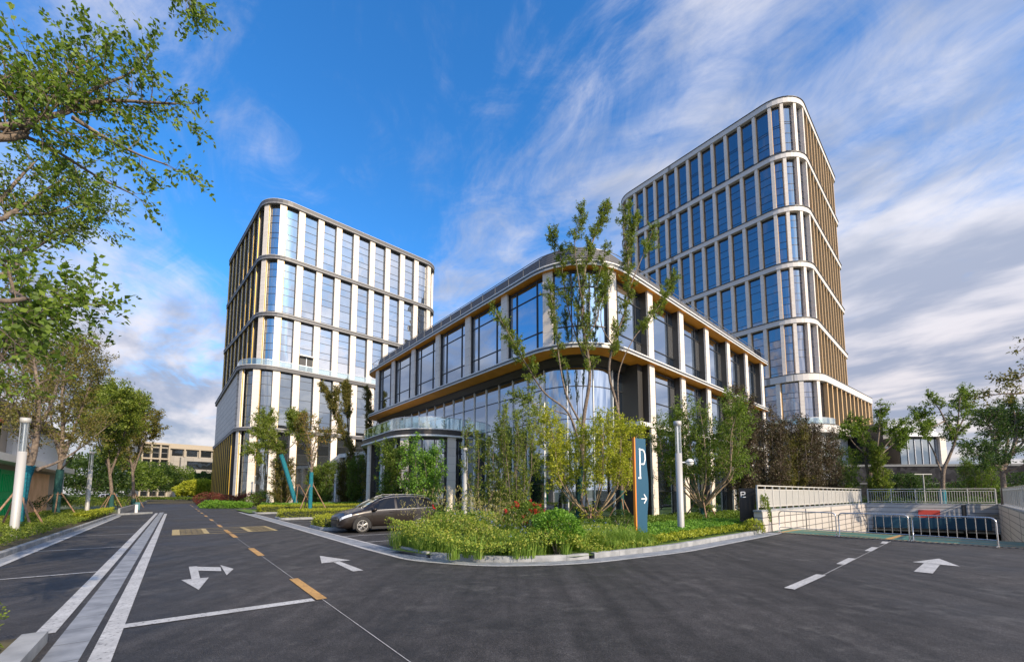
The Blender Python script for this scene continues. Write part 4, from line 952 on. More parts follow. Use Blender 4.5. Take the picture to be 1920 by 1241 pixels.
def right_background():
    th = empty('garden_wall', WP(60, 64, 0), 'long dark stone wall with a pale coping, behind the trees at the far right', 'wall')
    ds = mat('dark_rubble', (.05, .05, .055), .95, 0, .05); tc = N(ds, 'ShaderNodeTexCoord'); vo = N(ds, 'ShaderNodeTexVoronoi'); vo.inputs['Scale'].default_value = 1.5; L(ds, tc.outputs['Object'], vo.inputs['Vector']); r = ramp(ds, [(0, (.012, .012, .014)), (1, (.05, .05, .055))]); L(ds, vo.outputs['Color'], r.inputs[0]); L(ds, r.outputs[0], bsdf(ds).inputs['Base Color'])
    def FR(x, y, z=0.): return Vector((52+x, 68-x*.12+y, z))
    mb = MB(); mb.box(FR, 0, 60, 0, .6, 0, 6.0); mb.build('stone_face', ds, th); mb = MB(); mb.box(FR, -.1, 60.1, -.15, .75, 6.0, 6.35); mb.box(FR, 0, 60, -.12, -.005, 3.3, 3.45); mb.build('coping', M['midgrey'], th)
    th = empty('pavilion', WP(62, 78, 0), 'small pavilion with a curved metal eave over tall blue glass, above the dark wall', 'building')
    def F2(x, y, z=0.): return Vector((72.4+x, 80+y, z))
    mb = MB(); mb.box(F2, .5, 8.6, .6, 10, 0, 12.4); mb.build('wall', M['dark_panel'], th)
    its = []
    for i in range(5):
        mb = MB(); x = .6+i*1.35; mb.quad(F2(x, .5, 6.6), F2(x+1.3, .5, 6.6), F2(x+1.3, .5, 12), F2(x, .5, 12)); mb.box(F2, x+1.28, x+1.37, .35, .5, 6.6, 12, 1); its.append((F2(x, 0, 9), mb))
    flush(th, 'window', its, [M['glass_low'], M['alu']])
    mb = MB(); P = Path([F2(0, -.6), F2(8.6, -.6), F2(9.0, 10), F2(0, 10)], [0, 1.2, 0, 0], closed=True); mb.prism(P.p, 12.4, 13.2); mb.prism(P.offset(-1.).p, 13.2, 14.2); mb.build('roof', M['alu'], th)
    mb = MB(); mb.box(F2, 0, 8.8, -.4, .5, 6.1, 6.5); mb.build('sill_band', M['alu'], th); mb = MB(); mb.box(F2, 0, 8.6, 0, .5, 0, 6.1); mb.build('stone_base', ds, th); mb = MB(); mb.box(F2, 7.6, 8.7, -.1, .59, 6.5, 12.4); mb.build('end_panel', M['stone'], th)
    th = empty('slatted_building', WP(66, 78, 0), 'low building with pale vertical slats, between the tall tower and the pavilion', 'building')
    def F3(x, y, z=0.): return Vector((66.2+x*.55, 76.5+x*1.0+y, z))
    mb = MB(); mb.box(F3, -2.5, 11, .6, 9, 0, 13.4); mb.build('wall', M['dark_panel'], th); its = []
    for i in range(13):
        x = -.5+i*.9; mb = MB(); mb.box(F3, x, x+.42, -.1, .6, 6.6, 12.6); its.append((F3(x, 0, 9), mb))
    flush(th, 'slat', its, [M['stone']])
    for z in (6.2, 9.6, 12.7):
        mb = MB(); mb.box(F3, -2.6, 11.1, -.25, .59, z, z+.35); mb.build('band', M['white_metal'], th)
    mb = MB(); mb.box(F3, -2.7, 11.2, -.4, 9, 13.4, 14.2); mb.build('roof', M['midgrey'], th)
right_background()

# ---- car park ramp
def wall_thing(name, pts, z0, z1, m, label, cap=True):
    th = empty(name, Vector((pts[0][0], pts[0][1], 0)), label, 'wall'); mb = MB(); mb.prism(pts, z0, z1); mb.build('tiled_face', m, th)
    if cap:
        c = sum((Vector((p[0], p[1])) for p in pts), Vector((0, 0)))/len(pts)
        q = []
        for p in pts: d = (Vector((p[0], p[1]))-c); q.append(c+d*(1+.1/d.length))
        mb = MB(); mb.prism(q, z1+.001, z1+.09); mb.build('coping', M['concrete'], th)
    return th
wall_thing('ramp_wall', [RP(8.62, 21.3), RP(10.2, 45.3), RP(10.6, 45.3), RP(9.0, 21.3)], -3.6, .96, M['wall_tile'], 'beige tiled ramp wall on the left of the car park entrance, beside the black sign')
wall_thing('ramp_wall', [RP(.6, 22.6), RP(-.3, 22.6), RP(-.3, 50), RP(3.3, 50), RP(3.1, 47.4)], -3.6, .96, M['wall_tile'], 'shaded tiled ramp wall on the right of the car park entrance')
bw = wall_thing('ramp_wall', [RP(10.2, 44.9), RP(3.05, 47.7), RP(3.3, 49.2), RP(10.6, 46.4)], -1.15, .96, M['wall_tile2'], 'tiled end wall over the dark opening of the car park ramp')
rf = MB(); rf.sheet(RP, .4, 10.1, 22.35, 25.2, .0); rf.quad(RP(.4, 25.2, 0), RP(10.1, 25.2, 0), RP(10.1, 50, -4.2), RP(.4, 50, -4.2)); rf.sheet(RP, .4, 10.1, 50, 60, -4.2)
gp = mat('green_floor_paint', (.035, .13, .10), .55); noisy(gp, (.02, .10, .075), (.045, .17, .13), 1.2, 6)
struct('ramp_floor', rf, gp)
tb = MB(); tb.sheet(RP, .4, 10.6, 47.2, 60, .28); tb.quad(RP(.4, 60, -4.2), RP(10.6, 60, -4.2), RP(10.6, 60, .3), RP(.4, 60, .3)); tb.quad(RP(10.6, 45.3, -4.2), RP(10.6, 60, -4.2), RP(10.6, 60, .3), RP(10.6, 45.3, .3)); tb.quad(RP(.5, 45.3, -4.2), RP(.5, 60, -4.2), RP(.5, 60, .3), RP(.5, 45.3, .3)); struct('ramp_tunnel', tb, M['core'])
yl = MB(); z = .004
yl.sheet(RP, .9, 8.5, 22.4, 22.52, z); yl.sheet(RP, 8.3, 8.5, 22.52, 25, z); yl.sheet(RP, 4.4, 4.62, 22.52, 25.1, z)
for s0, s1 in ((8.2, 4.8), (4.2, .9)):
    yl.quad(RP(s0, 24.3, z+.001), RP(s0, 24.42, z+.001), RP(s1, 23.0, z+.001), RP(s1, 22.88, z+.001)); yl.quad(RP(s0, 25.0, z+.001), RP(s0, 25.12, z+.001), RP(s1, 25.0, z+.001), RP(s1, 24.88, z+.001))
struct('yellow_ramp_markings', yl, M['yellow_paint'])
gr = MB(); gr.sheet(RP, .7, 8.6, 21.95, 22.35, .006, 0)
k = .75
while k < 8.5: gr.box(RP, k, k+.07, 21.98, 22.33, .007, .02, 1); k += .17
o = gr.build('drain_grating', [M['dark'], M['gratebar']] if 'gratebar' in M else [M['dark'], M['bronze']], None, RP(4, 22.1)); tag(o, 'dark slotted drain grating across the mouth of the ramp', 'drain grating')
def railing(label, pa, pb, zb, zt, post, mode, origin):
    th = empty('ramp_railing', Vector((pa.x, pa.y, zb)), label, 'railing'); v = pb-pa; ln = v.length; v.normalize(); nn = Vector((v.y, -v.x, 0)); U = Vector((0, 0, 1))
    fm = M['railpaint']
    n = max(1, round(ln/post))
    for i in range(n+1):
        p = pa+v*(ln*i/n); mb = MB(); mb.obox(Vector((p.x, p.y, (zb+zt)/2)), v*.03, nn*.03, U*(zt-zb)/2); mb.build('post', fm, th)
    mb = MB(); c = (pa+pb)/2; mb.obox(Vector((c.x, c.y, zt+.02)), v*ln/2, nn*.04, U*.025); mb.build('top_rail', fm, th)
    for z_ in (zb+.12, zt-.16):
        mb = MB(); mb.obox(Vector((c.x, c.y, z_)), v*(ln/2), nn*.018, U*.02); mb.build('rail', fm, th)
    its = []
    st = .14 if mode == 'bars' else .075; k = int(ln/st); mb = MB()
    if mode == 'bars':
        for i in range(k):
            p = pa+v*(ln*(i+.5)/k); mb = MB(); mb.obox(Vector((p.x, p.y, (zb+zt)/2-.02)), v*.012, nn*.012, U*((zt-zb)/2-.14)); its.append((p, mb))
        flush(th, 'bar', its, [fm])
    else:
        for i in range(k):
            p = pa+v*(ln*(i+.5)/k); mb.obox(Vector((p.x, p.y, (zb+zt)/2-.02)), v*.026, nn*.006, U*((zt-zb)/2-.14))
        mb.build('slatted_panel', fm, th)
M['railpaint'] = mat('cream_rail_paint', (.50, .48, .44), .5)
railing('cream slatted railing on the left ramp wall, running back from the black sign', RP(8.9, 21.5), RP(10.35, 44.4), 1.06, 2.16, 1.05, 'panel', 0)
railing('cream railing of thin upright bars above the ramp end wall', RP(10.1, 45.2), RP(3.2, 47.9), 1.06, 2.16, 1.35, 'bars', 0)
railing('grey shaded slatted railing on the right ramp wall', RP(2.9, 47.4), RP(.3, 23.2), 1.06, 2.16, 1.1, 'panel', 0)
# blue height limit panel and red banner on the end wall
pa, pb = RP(10.2, 44.9), RP(3.05, 47.7); v = (pb-pa).normalized(); nn = Vector((v.y, -v.x, 0))
if nn.dot(Vector((0, 0, 0))-pa) < 0: nn = -nn
mb = MB(); mb.obox(pa+v*3.75+nn*.12+Vector((0, 0, -.46)), v*3.35, nn*.1, Vector((0, 0, .42))); o = mb.build('entrance_panel', mat('blue_sign_panel', (.02, .075, .12), .4), None, pa+v*3.75); tag(o, 'long dark blue panel over the car park opening, below the red banner', 'sign')
mb = MB(); mb.obox(pa+v*3.75+nn*.24+Vector((0, 0, -.93)), v*3.4, nn*.24, Vector((0, 0, .03))); o = mb.build('panel_ledge', M['bronze'], None, pa+v*3.75); tag(o, 'narrow metal ledge under the long blue panel', 'ledge')
mb = MB(); mb.obox(pa+v*3.8+nn*.06+Vector((0, 0, .24)), v*.62, nn*.03, Vector((0, 0, .30)))
for k in range(5): mb.obox(pa+v*(3.5+k*.15)+nn*.095+Vector((0, 0, .16)), v*.03, nn*.004, Vector((0, 0, .03)), 1)
rb_ = mat('red_banner', (.55, .06, .04), .6); o = mb.build('red_banner', [rb_, mat('banner_mark', (.3, .02, .02))], None, pa+v*3.8); tag(o, 'small red banner fixed to the tiled wall above the blue panel', 'banner')
# crowd barriers
def barrier(a, b, label):
    th = empty('crowd_barrier', (a+b)/2, label, 'barrier', 'steel barriers across the ramp'); v = (b-a); ln = v.length-.1; v.normalize(); c = (a+b)/2; st = c-v*ln/2
    def P(x, z): return st+v*x+Vector((0, 0, z))
    mb = MB(); r_c = .16; T = [P(0, .02), P(0, 1.0-r_c)]
    for k in range(5): q = math.pi/2*k/4; T.append(P(r_c-r_c*math.cos(q), 1.0-r_c+r_c*math.sin(q)))
    for k in range(5): q = math.pi/2*k/4; T.append(P(ln-r_c+r_c*math.sin(q), 1.0-r_c+r_c*math.cos(q)))
    T.append(P(ln, .02)); mb.tube(T, .024, 8); mb.tube([P(0, .26), P(ln, .26)], .018, 6); mb.build('frame', M['steel'], th)
    n = 9
    for i in range(1, n): mb = MB(); mb.tube([P(ln*i/n, .26), P(ln*i/n, .99)], .011, 6); mb.build('bar', M['steel'], th)
    nn = Vector((v.y, -v.x, 0))
    for x in (0, ln): mb = MB(); mb.tube([P(x, .03)-nn*.2, P(x, .08), P(x, .03)+nn*.2], .016, 6); mb.build('foot', M['steel'], th)
bp = [RP(8.35, 22.25), RP(5.98, 21.95), RP(3.7, 22.0), RP(1.45, 21.6)]
barrier(bp[0], bp[1], 'steel crowd barrier touching the left ramp wall'); barrier(bp[1], bp[2], 'middle one of the three steel crowd barriers across the ramp'); barrier(bp[2], bp[3], 'steel crowd barrier at the right end, in front of the red banner')

# ---- lamps
M['white_globe'] = mat('white_globe', (.72, .71, .68), .35)
def lamp(pos, h, label, globe=False, sc=1.):
    th = empty('street_lamp', pos, label, 'street lamp', 'cylinder topped street lamps'); r = .135*sc
    mb = MB(); mb.lathe(pos, [(r, 0), (r, h*.72), (r*.95, h*.72)], 16); mb.lathe(pos, [(r*1.25, 0), (r*1.25, .06), (r, .07)], 16); mb.build('pole', M['pole'], th)
    mb = MB(); mb.lathe(pos, [(r*.9, h*.72), (r*.9, h*.965)], 16); mb.build('glass_tube', M['lamp_glass'], th)
    mb = MB(); mb.lathe(pos, [(.03, h*.72), (.03, h*.965)], 8)
    for k in range(3):
        a = k*2.09; c = Vector(pos)+Vector((math.cos(a)*r*.88, math.sin(a)*r*.88, h*.842)); mb.obox(c, Vector((.012, 0, 0)), Vector((0, .012, 0)), Vector((0, 0, h*.122)))
    mb.build('inner_rods', M['alu'], th)
    mb = MB(); mb.lathe(pos, [(0, h), (r*1.18, h), (r*1.2, h*.962), (r*.5, h*.955)], 16); mb.build('cap', M['pole'], th)
    if globe:
        z = h*.64; d = Vector((1, -.25, 0)).normalized(); c = Vector(pos)+d*(r+.30)+Vector((0, 0, z)); R_ = .155
        mb = MB(); mb.lathe(c, [(R_*math.sin(q), R_*math.cos(q)) for q in [math.pi*k/12 for k in range(13)]], 16); g_ = mb.build('globe', M['white_globe'], th)
        mb = MB(); mb.lathe(c, [(R_*1.02, -.014), (R_*1.02, .014)], 16); mb.build('ring', M['dark'], g_)
        mb = MB(); mb.tube([Vector(pos)+Vector((0, 0, z)), c], .03, 8); mb.build('arm', M['white_metal'], th)
def g0(u, v): p = G(u, v); return Vector((p.x, p.y, 0))
lamp(RP(25.44, -4.88), 4.82, 'nearest grey lamp post with a glass top, in the hedge at the far left')
lamp(RP(46.8, -5.3), 5.1, 'grey lamp post in the left hedge, behind the nearest one')
lamp(RP(20.1, 12.45), 4.3, 'slim grey lamp post in front of the rounded glass bay, right of the car', sc=.9)
lamp(RP(9.9, 16.6), 4.85, 'pale lamp post with a white globe on its side, between the two parking signs', True, sc=1.0)
lamp(RP(86, 10.8), 4.9, 'small grey lamp post on the lawn beside the stone tower', sc=.9)
lamp(RP(55.2, 15.5), 4.2, 'grey lamp post among the low hedges, right of the blue wrapped trunk', sc=.9)
lamp(RP(40, 21), 4.6, 'lamp post in the shrubs in front of the stone pillars of the rounded bay', sc=.9)
lamp(RP(120, 8.6), 6, 'left one of two thin far lamp posts by the bend of the road', sc=.9)
lamp(RP(112, 9.8), 6.2, 'right one of two thin far lamp posts by the bend of the road', sc=.9)
lamp(RP(150, 21), 9.5, 'tall thin lamp post close to the left edge of the stone tower', sc=1.1)
def flood():
    p = D(1734, 930, 42); p.z = .2; th = empty('floodlight_post', p, 'thin T shaped grey post behind the ramp end railing', 'post'); mb = MB(); mb.tube([p, p+Vector((0, 0, 3.5))], .05, 8); mb.build('pole', M['pole'], th)
    mb = MB(); mb.obox(p+Vector((0, 0, 3.5)), Vector((.85, 0, 0)), Vector((0, .04, 0)), Vector((0, 0, .04))); mb.build('crossbar', M['pole'], th)
flood()

# ---- signs
def stroke(mb, fr, pts, w_, d, mi=0):
    """flat strokes on a face; fr(x,z,depth)"""
    for (x0, z0), (x1, z1) in zip(pts[:-1], pts[1:]):
        ln = math.hypot(x1-x0, z1-z0); ux, uz = (x1-x0)/ln, (z1-z0)/ln; px, pz = -uz*w_/2, ux*w_/2; e = w_/2*.0
        q = [(x0+px, z0+pz), (x0-px, z0-pz), (x1-px, z1-pz), (x1+px, z1+pz)]
        a = [fr(x, z, d) for x, z in q]; b = [fr(x, z, d+.012) for x, z in q]; mb.add(a+b, [(0, 1, 2, 3), (7, 6, 5, 4), (0, 4, 5, 1), (1, 5, 6, 2), (2, 6, 7, 3), (3, 7, 4, 0)], mi)
def totem():
    o = RP(9.45, 12.75); tdir = (RP(0, 1)-RP(0, 0)); az = R(60); tdir = Vector((math.sin(az), math.cos(az), 0)); nn = Vector((math.cos(az), -math.sin(az), 0))
    if nn.dot(-o) < 0: nn = -nn
    th = empty('parking_totem', o, 'tall dark blue parking totem with an orange edge, P and arrow, in the front grasses', 'sign'); H_ = 3.78
    xs = []
    for k in range(25):
        z = H_*k/24; xs.append((.69+.06*math.sin(2.6*z/H_*math.pi+3.4)*(1 if z < 2.9 else .6), z))
    def F_(x, z, d=0.): return o+tdir*x+nn*d+Vector((0, 0, z))
    mb = MB(); n = len(xs)
    vs_ = []
    for x, z in xs: vs_ += [F_(.13, z, .09), F_(x, z, .09), F_(x, z, -.03), F_(.13, z, -.03)]
    mb.add(vs_, [(4*i+j, 4*i+(j+1) % 4, 4*i+4+(j+1) % 4, 4*i+4+j) for i in range(n-1) for j in range(4)]+[tuple(4*(n-1)+j for j in range(4))])
    mb.build('body', mat('totem_blue', (.025, .095, .16), .42, .3), th)
    mb = MB(); mb.add([F_(x, z, d) for z in (0, H_+.03) for x, d in ((.08, .095), (.129, .095), (.129, -.01), (.08, -.01))], [(0, 1, 5, 4), (1, 2, 6, 5), (2, 3, 7, 6), (3, 0, 4, 7), (4, 5, 6, 7)]); mb.build('orange_edge', mat('orange_edge', (.80, .24, .02), .45), th)
    wm = mat('white_lettering', (.85, .85, .85), .5); mb = MB(); wd = .058
    # tall outlined P
    stroke(mb, F_, [(.34, 2.35), (.34, 3.42)], wd, .09); stroke(mb, F_, [(.30, 3.40), (.54, 3.36), (.60, 3.22), (.60, 3.02), (.54, 2.86), (.40, 2.86)], wd*.8, .091); stroke(mb, F_, [(.24, 2.36), (.38, 2.36)], wd, .0905)
    mb.build('letter_p', wm, th)
    mb = MB(); stroke(mb, F_, [(.36, 1.62), (.62, 1.62)], .035, .09); stroke(mb, F_, [(.50, 1.78), (.63, 1.62), (.50, 1.46)], .035, .091); mb.build('arrow', wm, th)
totem()
def blacksign():
    o = G(1390, 990); o.z = 0; u_ = (G(1421, 996)-G(1390, 990)); o2 = RP(11.2, 24.4); a = D(1388, 985, 21.5); b = D(1421, 985, 21.2); a.z = b.z = 0; v = (b-a); W_ = v.length; v.normalize(); nn = Vector((v.y, -v.x, 0))
    th = empty('parking_sign', a, 'black glossy parking sign on a grey base, left of the ramp wall', 'sign')
    def F_(x, z, d=0.): return a+v*x+nn*d+Vector((0, 0, z))
    mb = MB(); mb.obox(F_(W_/2, .26, -.1), v*W_/2*1.02, nn*.14, Vector((0, 0, .26))); mb.build('base', M['bronze'], th)
    mb = MB(); mb.obox(F_(W_/2-.02, 1.3, -.08), v*(W_/2-.03), nn*.08, Vector((0, 0, .77))); mb.build('panel', mat('black_gloss', (.008, .008, .009), .35), th)
    mb = MB(); mb.obox(F_(W_+.01, 1.3, -.08), v*.04, nn*.1, Vector((0, 0, .79))); mb.build('side_edge', M['midgrey'], th)
    wm = mat('white_mark', (.85, .85, .85), .5); mb = MB()
    stroke(mb, F_, [(.10, 1.62), (.10, 1.9)], .035, .0); stroke(mb, F_, [(.10, 1.885), (.27, 1.885), (.27, 1.76), (.12, 1.76)], .035, .001); stroke(mb, F_, [(.16, 1.64), (.30, 1.64)], .035, .0); mb.build('letter_p', wm, th)
blacksign()
for (u, v, lab) in ((283.5, 963, 'short white bollard at the end of the left hedge'),):
    p = RP(50.6, -2.6); mb = MB(); mb.lathe(p, [(.11, 0), (.11, .8), (.09, .84), (0, .85)], 12); o = mb.build('bollard', M['white_metal'], None, p); tag(o, lab, 'bollard')
mb = MB(); mb.box(RP, 64, 64.5, -3.4, -3.0, 0, .85); o = mb.build('utility_box', mat('teal_box', (.03, .14, .17), .5), None, RP(65, -3)); tag(o, 'small teal utility box at the left roadside beyond the hedge', 'box')
mb = MB(); mb.box(RP, 52, 100, -3.9, -3.75, 0, .5); o = mb.build('low_wall', M['concrete'], None, RP(60, -3.8)); tag(o, 'low grey wall along the left side of the road beyond the hedge', 'wall')

# ================================================================== CAR
def make_car(label, pos, heading, paintcol, name='parked_car'):
    th = empty(name, pos, label, 'car'); X = heading.normalized(); Y = Vector((-X.y, X.x, 0)); Zv = Vector((0, 0, 1))
    def P(x, y, z): return Vector(pos)+X*x+Y*y+Zv*z
    pm = mat('car_paint', paintcol, .3, .25); pm.node_tree.nodes['Principled BSDF'].inputs['Coat Weight'].default_value = .35
    gm = M['car_glass']; bk = M['car_black']
    # station: x, bottom z, half width low, belt z, half width belt, roof z, half width roof
    st = [(2.42, .30, .62, .62, .60, .70, .40), (2.36, .24, .80, .72, .78, .80, .56), (2.15, .22, .88, .82, .86, .92, .66), (1.75, .24, .93, .92, .90, 1.02, .74), (1.38, .26, .945, .98, .92, 1.10, .78),
          (1.05, .26, .95, 1.00, .93, 1.30, .74), (.70, .26, .95, 1.02, .93, 1.50, .70), (.35, .26, .95, 1.03, .93, 1.64, .67), (-.10, .26, .95, 1.04, .93, 1.71, .66), (-.70, .26, .95, 1.05, .93, 1.735, .66),
          (-1.30, .26, .95, 1.07, .93, 1.72, .65), (-1.80, .26, .94, 1.09, .91, 1.68, .63), (-2.12, .28, .92, 1.10, .88, 1.60, .60), (-2.30, .30, .88, 1.10, .84, 1.36, .60), (-2.40, .34, .80, 1.0, .78, 1.06, .60), (-2.44, .42, .7, .80, .7, .86, .52)]
    def sect(s):
        x, zb, wl, zbe, wb, zr, wr = s
        return [(x, 0, zb), (x, wl*.86, zb), (x, wl*.985, zb+.10), (x, wl, (zb+zbe)*.5), (x, wl*.99, zbe-.10), (x, wb, zbe), (x, wb*.35+wr*.65, zbe+(zr-zbe)*.62), (x, wr, zr-.05), (x, wr*.8, zr), (x, 0, zr+.02)]
    rows = [sect(s) for s in st]; n = len(rows); m = len(rows[0])
    mb = MB()
    for sg in (1, -1):
        vs_ = [P(x, y*sg, z) for r_ in rows for x, y, z in r_]
        fs = [((i*m+j), (i*m+j+1), ((i+1)*m+j+1), ((i+1)*m+j)) for i in range(n-1) for j in range(m-1)]
        fs = [tuple(reversed(f)) if sg > 0 else f for f in fs]; mb.add(vs_, fs, 0, True)
        mb.add([P(x, y*sg, z) for x, y, z in rows[0]]+[P(2.44, 0, .5)], [(i, i+1, m) for i in range(m-1)], 0); mb.add([P(x, y*sg, z) for x, y, z in rows[-1]]+[P(-2.46, 0, .6)], [(i, i+1, m) for i in range(m-1)], 0)
    mb.build('body', pm, th)
    def gp(fi, fj, sg, off=.012):   # point on the body grid
        i = min(int(fi), n-2); j = min(int(fj), m-2); a, b = fi-i, fj-j
        q = [rows[i][j], rows[i][j+1], rows[i+1][j], rows[i+1][j+1]]
        x, y, z = [(q[0][k]*(1-b)+q[1][k]*b)*(1-a)+(q[2][k]*(1-b)+q[3][k]*b)*a for k in range(3)]
        return P(x, (y+off)*sg, z+off*.6)
    def pane(cells, mt, nm, par=th, off=.012, sides=(1, -1)):
        for sg in sides:
            mb = MB()
            for (i0, i1, j0, j1) in cells:
                ni = max(1, int((i1-i0)*3)); nj = max(1, int((j1-j0)*3))
                vs_ = [gp(i0+(i1-i0)*a/ni, j0+(j1-j0)*b/nj, sg, off) for a in range(ni+1) for b in range(nj+1)]
                mb.add(vs_, [(a*(nj+1)+b, (a+1)*(nj+1)+b, (a+1)*(nj+1)+b+1, a*(nj+1)+b+1) for a in range(ni) for b in range(nj)], 0, True)
            mb.build(nm, mt, par)
    # side windows between belt (j=5) and roof edge (j=7)
    pane([(4.55, 5.25, 5.12, 5.75)], gm, 'quarter_window'); pane([(5.4, 6.2, 5.1, 6.2), (6.2, 8.05, 5.1, 6.75)], gm, 'front_window'); pane([(8.25, 10.0, 5.1, 6.8)], gm, 'rear_window'); pane([(10.2, 11.4, 5.12, 6.75), (11.4, 12.1, 5.15, 6.45)], gm, 'rear_window')
    pane([(4.4, 12.3, 4.97, 5.04)], M['trim'], 'window_trim', off=.016); pane([(5.3, 11.8, 6.86, 6.92)], M['trim'], 'window_trim', off=.02)
    mb = MB()   # windscreen and rear screen, across the car
    for (i0, i1, nm, w_) in ((4.25, 7.2, 'windscreen', .93), (12.15, 13.7, 'rear_screen', .9)):
        mb = MB(); k = 8; vs_ = []
        for a in range(k+1):
            fi = i0+(i1-i0)*a/k; i = min(int(fi), n-2); f = fi-i
            for b in range(-4, 5):
                r0 = [rows[i][9][q]*(1-f)+rows[i+1][9][q]*f for q in range(3)]; r1 = [rows[i][8][q]*(1-f)+rows[i+1][8][q]*f for q in range(3)]
                t = abs(b)/4; y = r1[1]*t*w_*1.12*(1 if b > 0 else -1); z = r0[2]*(1-t*t)+r1[2]*t*t
                vs_.append(P(r0[0], y, z+.014))
        mb.add(vs_, [(a*9+b, a*9+b+1, (a+1)*9+b+1, (a+1)*9+b) for a in range(k) for b in range(8)], 0, True); mb.build(nm, M['screen_glass'], th)
    # wheels
    for x in (1.45, -1.45):
        for sg in (1, -1):
            y0 = .955*sg; c = P(x, y0, .345); mb = MB()
            def disc(mb, r0, r1, y, mi, k=28, a0=0, a1=2*math.pi):
                vs_ = []
                for q in range(k+1):
                    a = a0+(a1-a0)*q/k
                    for r_ in (r0, r1): vs_.append(P(x+math.cos(a)*r_, y, .345+math.sin(a)*r_))
                mb.add(vs_, [(2*q, 2*q+1, 2*q+3, 2*q+2) for q in range(k)], mi)
            mbA = MB(); disc(mbA, 0, .43, y0+.004*sg, 0, a0=-.35, a1=math.pi+.35); mbA.build('wheel_arch', bk, th)
            mbL = MB(); pts = [P(x+math.cos(a)*.435, y0+.006*sg, .345+math.sin(a)*.435) for a in [(-.3+(math.pi+.6)*q/20) for q in range(21)]]; mbL.tube(pts, .02, 6); mbL.build('arch_trim', pm, th)
            w_ = empty('wheel', c, None, None); w_.parent = th; w_.location = c-Vector(pos); 
            mb = MB()
            prof = [(.20, -.10), (.30, -.11), (.34, -.08), (.345, 0), (.335, .02), (.30, .03), (.25, .028), (.245, .0)]; k = 28; vs_ = []
            for r_, yy in prof:
                for q in range(k): a = 2*math.pi*q/k; vs_.append(P(x+math.cos(a)*r_, y0+yy*sg, .345+math.sin(a)*r_))
            mb.add(vs_, [(i*k+q, i*k+(q+1) % k, (i+1)*k+(q+1) % k, (i+1)*k+q) for i in range(len(prof)-1) for q in range(k)], 0, True); mb.build('tyre', M['tyre'], w_)
            mb = MB(); disc(mb, .0, .25, y0+.002*sg, 1); disc(mb, .225, .252, y0+.026*sg, 0); disc(mb, 0, .05, y0+.03*sg, 0)
            for q in range(10):
                a = 2*math.pi*(q//2)/5+(.17 if q % 2 else -.17)+.3; a2 = 2*math.pi*(q//2)/5+(.10 if q % 2 else -.10)+.3
                u0 = P(x+math.cos(a2)*.04, y0+.028*sg, .345+math.sin(a2)*.04); u1 = P(x+math.cos(a)*.235, y0+.026*sg, .345+math.sin(a)*.235); mb.tube([u0, u1], .014, 5)
            mb.build('rim', [M['rim'], bk], w_)
    # lights, grille, mirrors, rails, seams
    pane([(.35, 2.55, 4.0, 5.15)], M['headlight'], 'headlight', off=.014); pane([(12.4, 13.9, 4.3, 5.6)], mat('tail_red', (.3, .01, .01), .2), 'tail_light', off=.014)
    mb = MB(); mb.obox(P(2.43, 0, .62), Y*.50, X*.02, Zv*.055); mb.build('grille', bk, th)
    mb = MB(); mb.obox(P(2.45, 0, .625), Y*.48, X*.01, Zv*.006); mb.obox(P(2.45, 0, .66), Y*.5, X*.01, Zv*.006); mb.build('grille_trim', M['alu'], th)
    mb = MB(); mb.obox(P(2.44, 0, .37), Y*.5, X*.015, Zv*.06); mb.build('lower_grille', bk, th)
    for sg in (1, -1):
        mb = MB(); mb.obox(P(2.27, .62*sg, .40), Y*.09, X*.09, Zv*.03); mb.build('fog_lamp', M['headlight'], th)
        mb = MB(); mb.lathe(P(.92, 1.04*sg, 1.06), [(0, -.08), (.09, -.06), (.12, 0), (.09, .07), (0, .09)], 10); mb.obox(P(.95, .98*sg, 1.02), Y*.05, X*.04, Zv*.02); mb.build('mirror', pm, th)
        mb = MB(); mb.tube([P(.3, .64*sg, 1.66), P(-.1, .62*sg, 1.76), P(-1.2, .61*sg, 1.775), P(-1.9, .58*sg, 1.70)], .012, 6); mb.build('roof_rail', M['trim'], th)
        mb = MB()
        for xx, z0, z1 in ((1.02, .3, .98), (-.16, .3, 1.04), (-1.05, .6, 1.05)): mb.tube([P(xx, .953*sg, z0), P(xx-.02, .956*sg, (z0+z1)/2), P(xx-.02, .945*sg, z1)], .005, 4)
        mb.build('door_gap', bk, th)
        for xx in (.05, -.95): mb = MB(); mb.obox(P(xx, .965*sg, .93), X*.10, Y*.012, Zv*.014); mb.build('door_handle', pm, th)
    mb = MB(); mb.obox(P(0, 0, .22), X*1.0, Y*.9, Zv*.06); mb.build('sill', bk, th)
    return th
M['trim'] = mat('dull_chrome', (.30, .30, .31), .35, .6)
M['car_glass'] = glass('car_glass', (.004, .004, .005), (.6, .62, .66), .05, 0, 0); M['screen_glass'] = glass('windscreen_glass', (.02, .025, .022), (.8, .86, .85), .35, 0, 0)
M['car_black'] = mat('car_black_plastic', (.012, .012, .013), .5); M['tyre'] = mat('tyre', (.022, .021, .021), .8); M['rim'] = mat('alloy', (.62, .60, .57), .28, .8); M['headlight'] = mat('headlight_glass', (.62, .66, .72), .08, .3)
hd = RP(0, -1)-RP(0, 0)
make_car('dark brown people carrier with silver wheels parked nose out beside the wild grasses', RP(21.0, 8.35), hd, (.020, .015, .013))
make_car('pale silver car parked far off under the round green trees at the road end', RP(139, -22), RP(.3, 1)-RP(0, 0), (.45, .5, .55))
make_car('pale car right of the silver one, parked far off beyond the road end', RP(142, -12), RP(.3, 1)-RP(0, 0), (.5, .52, .55))

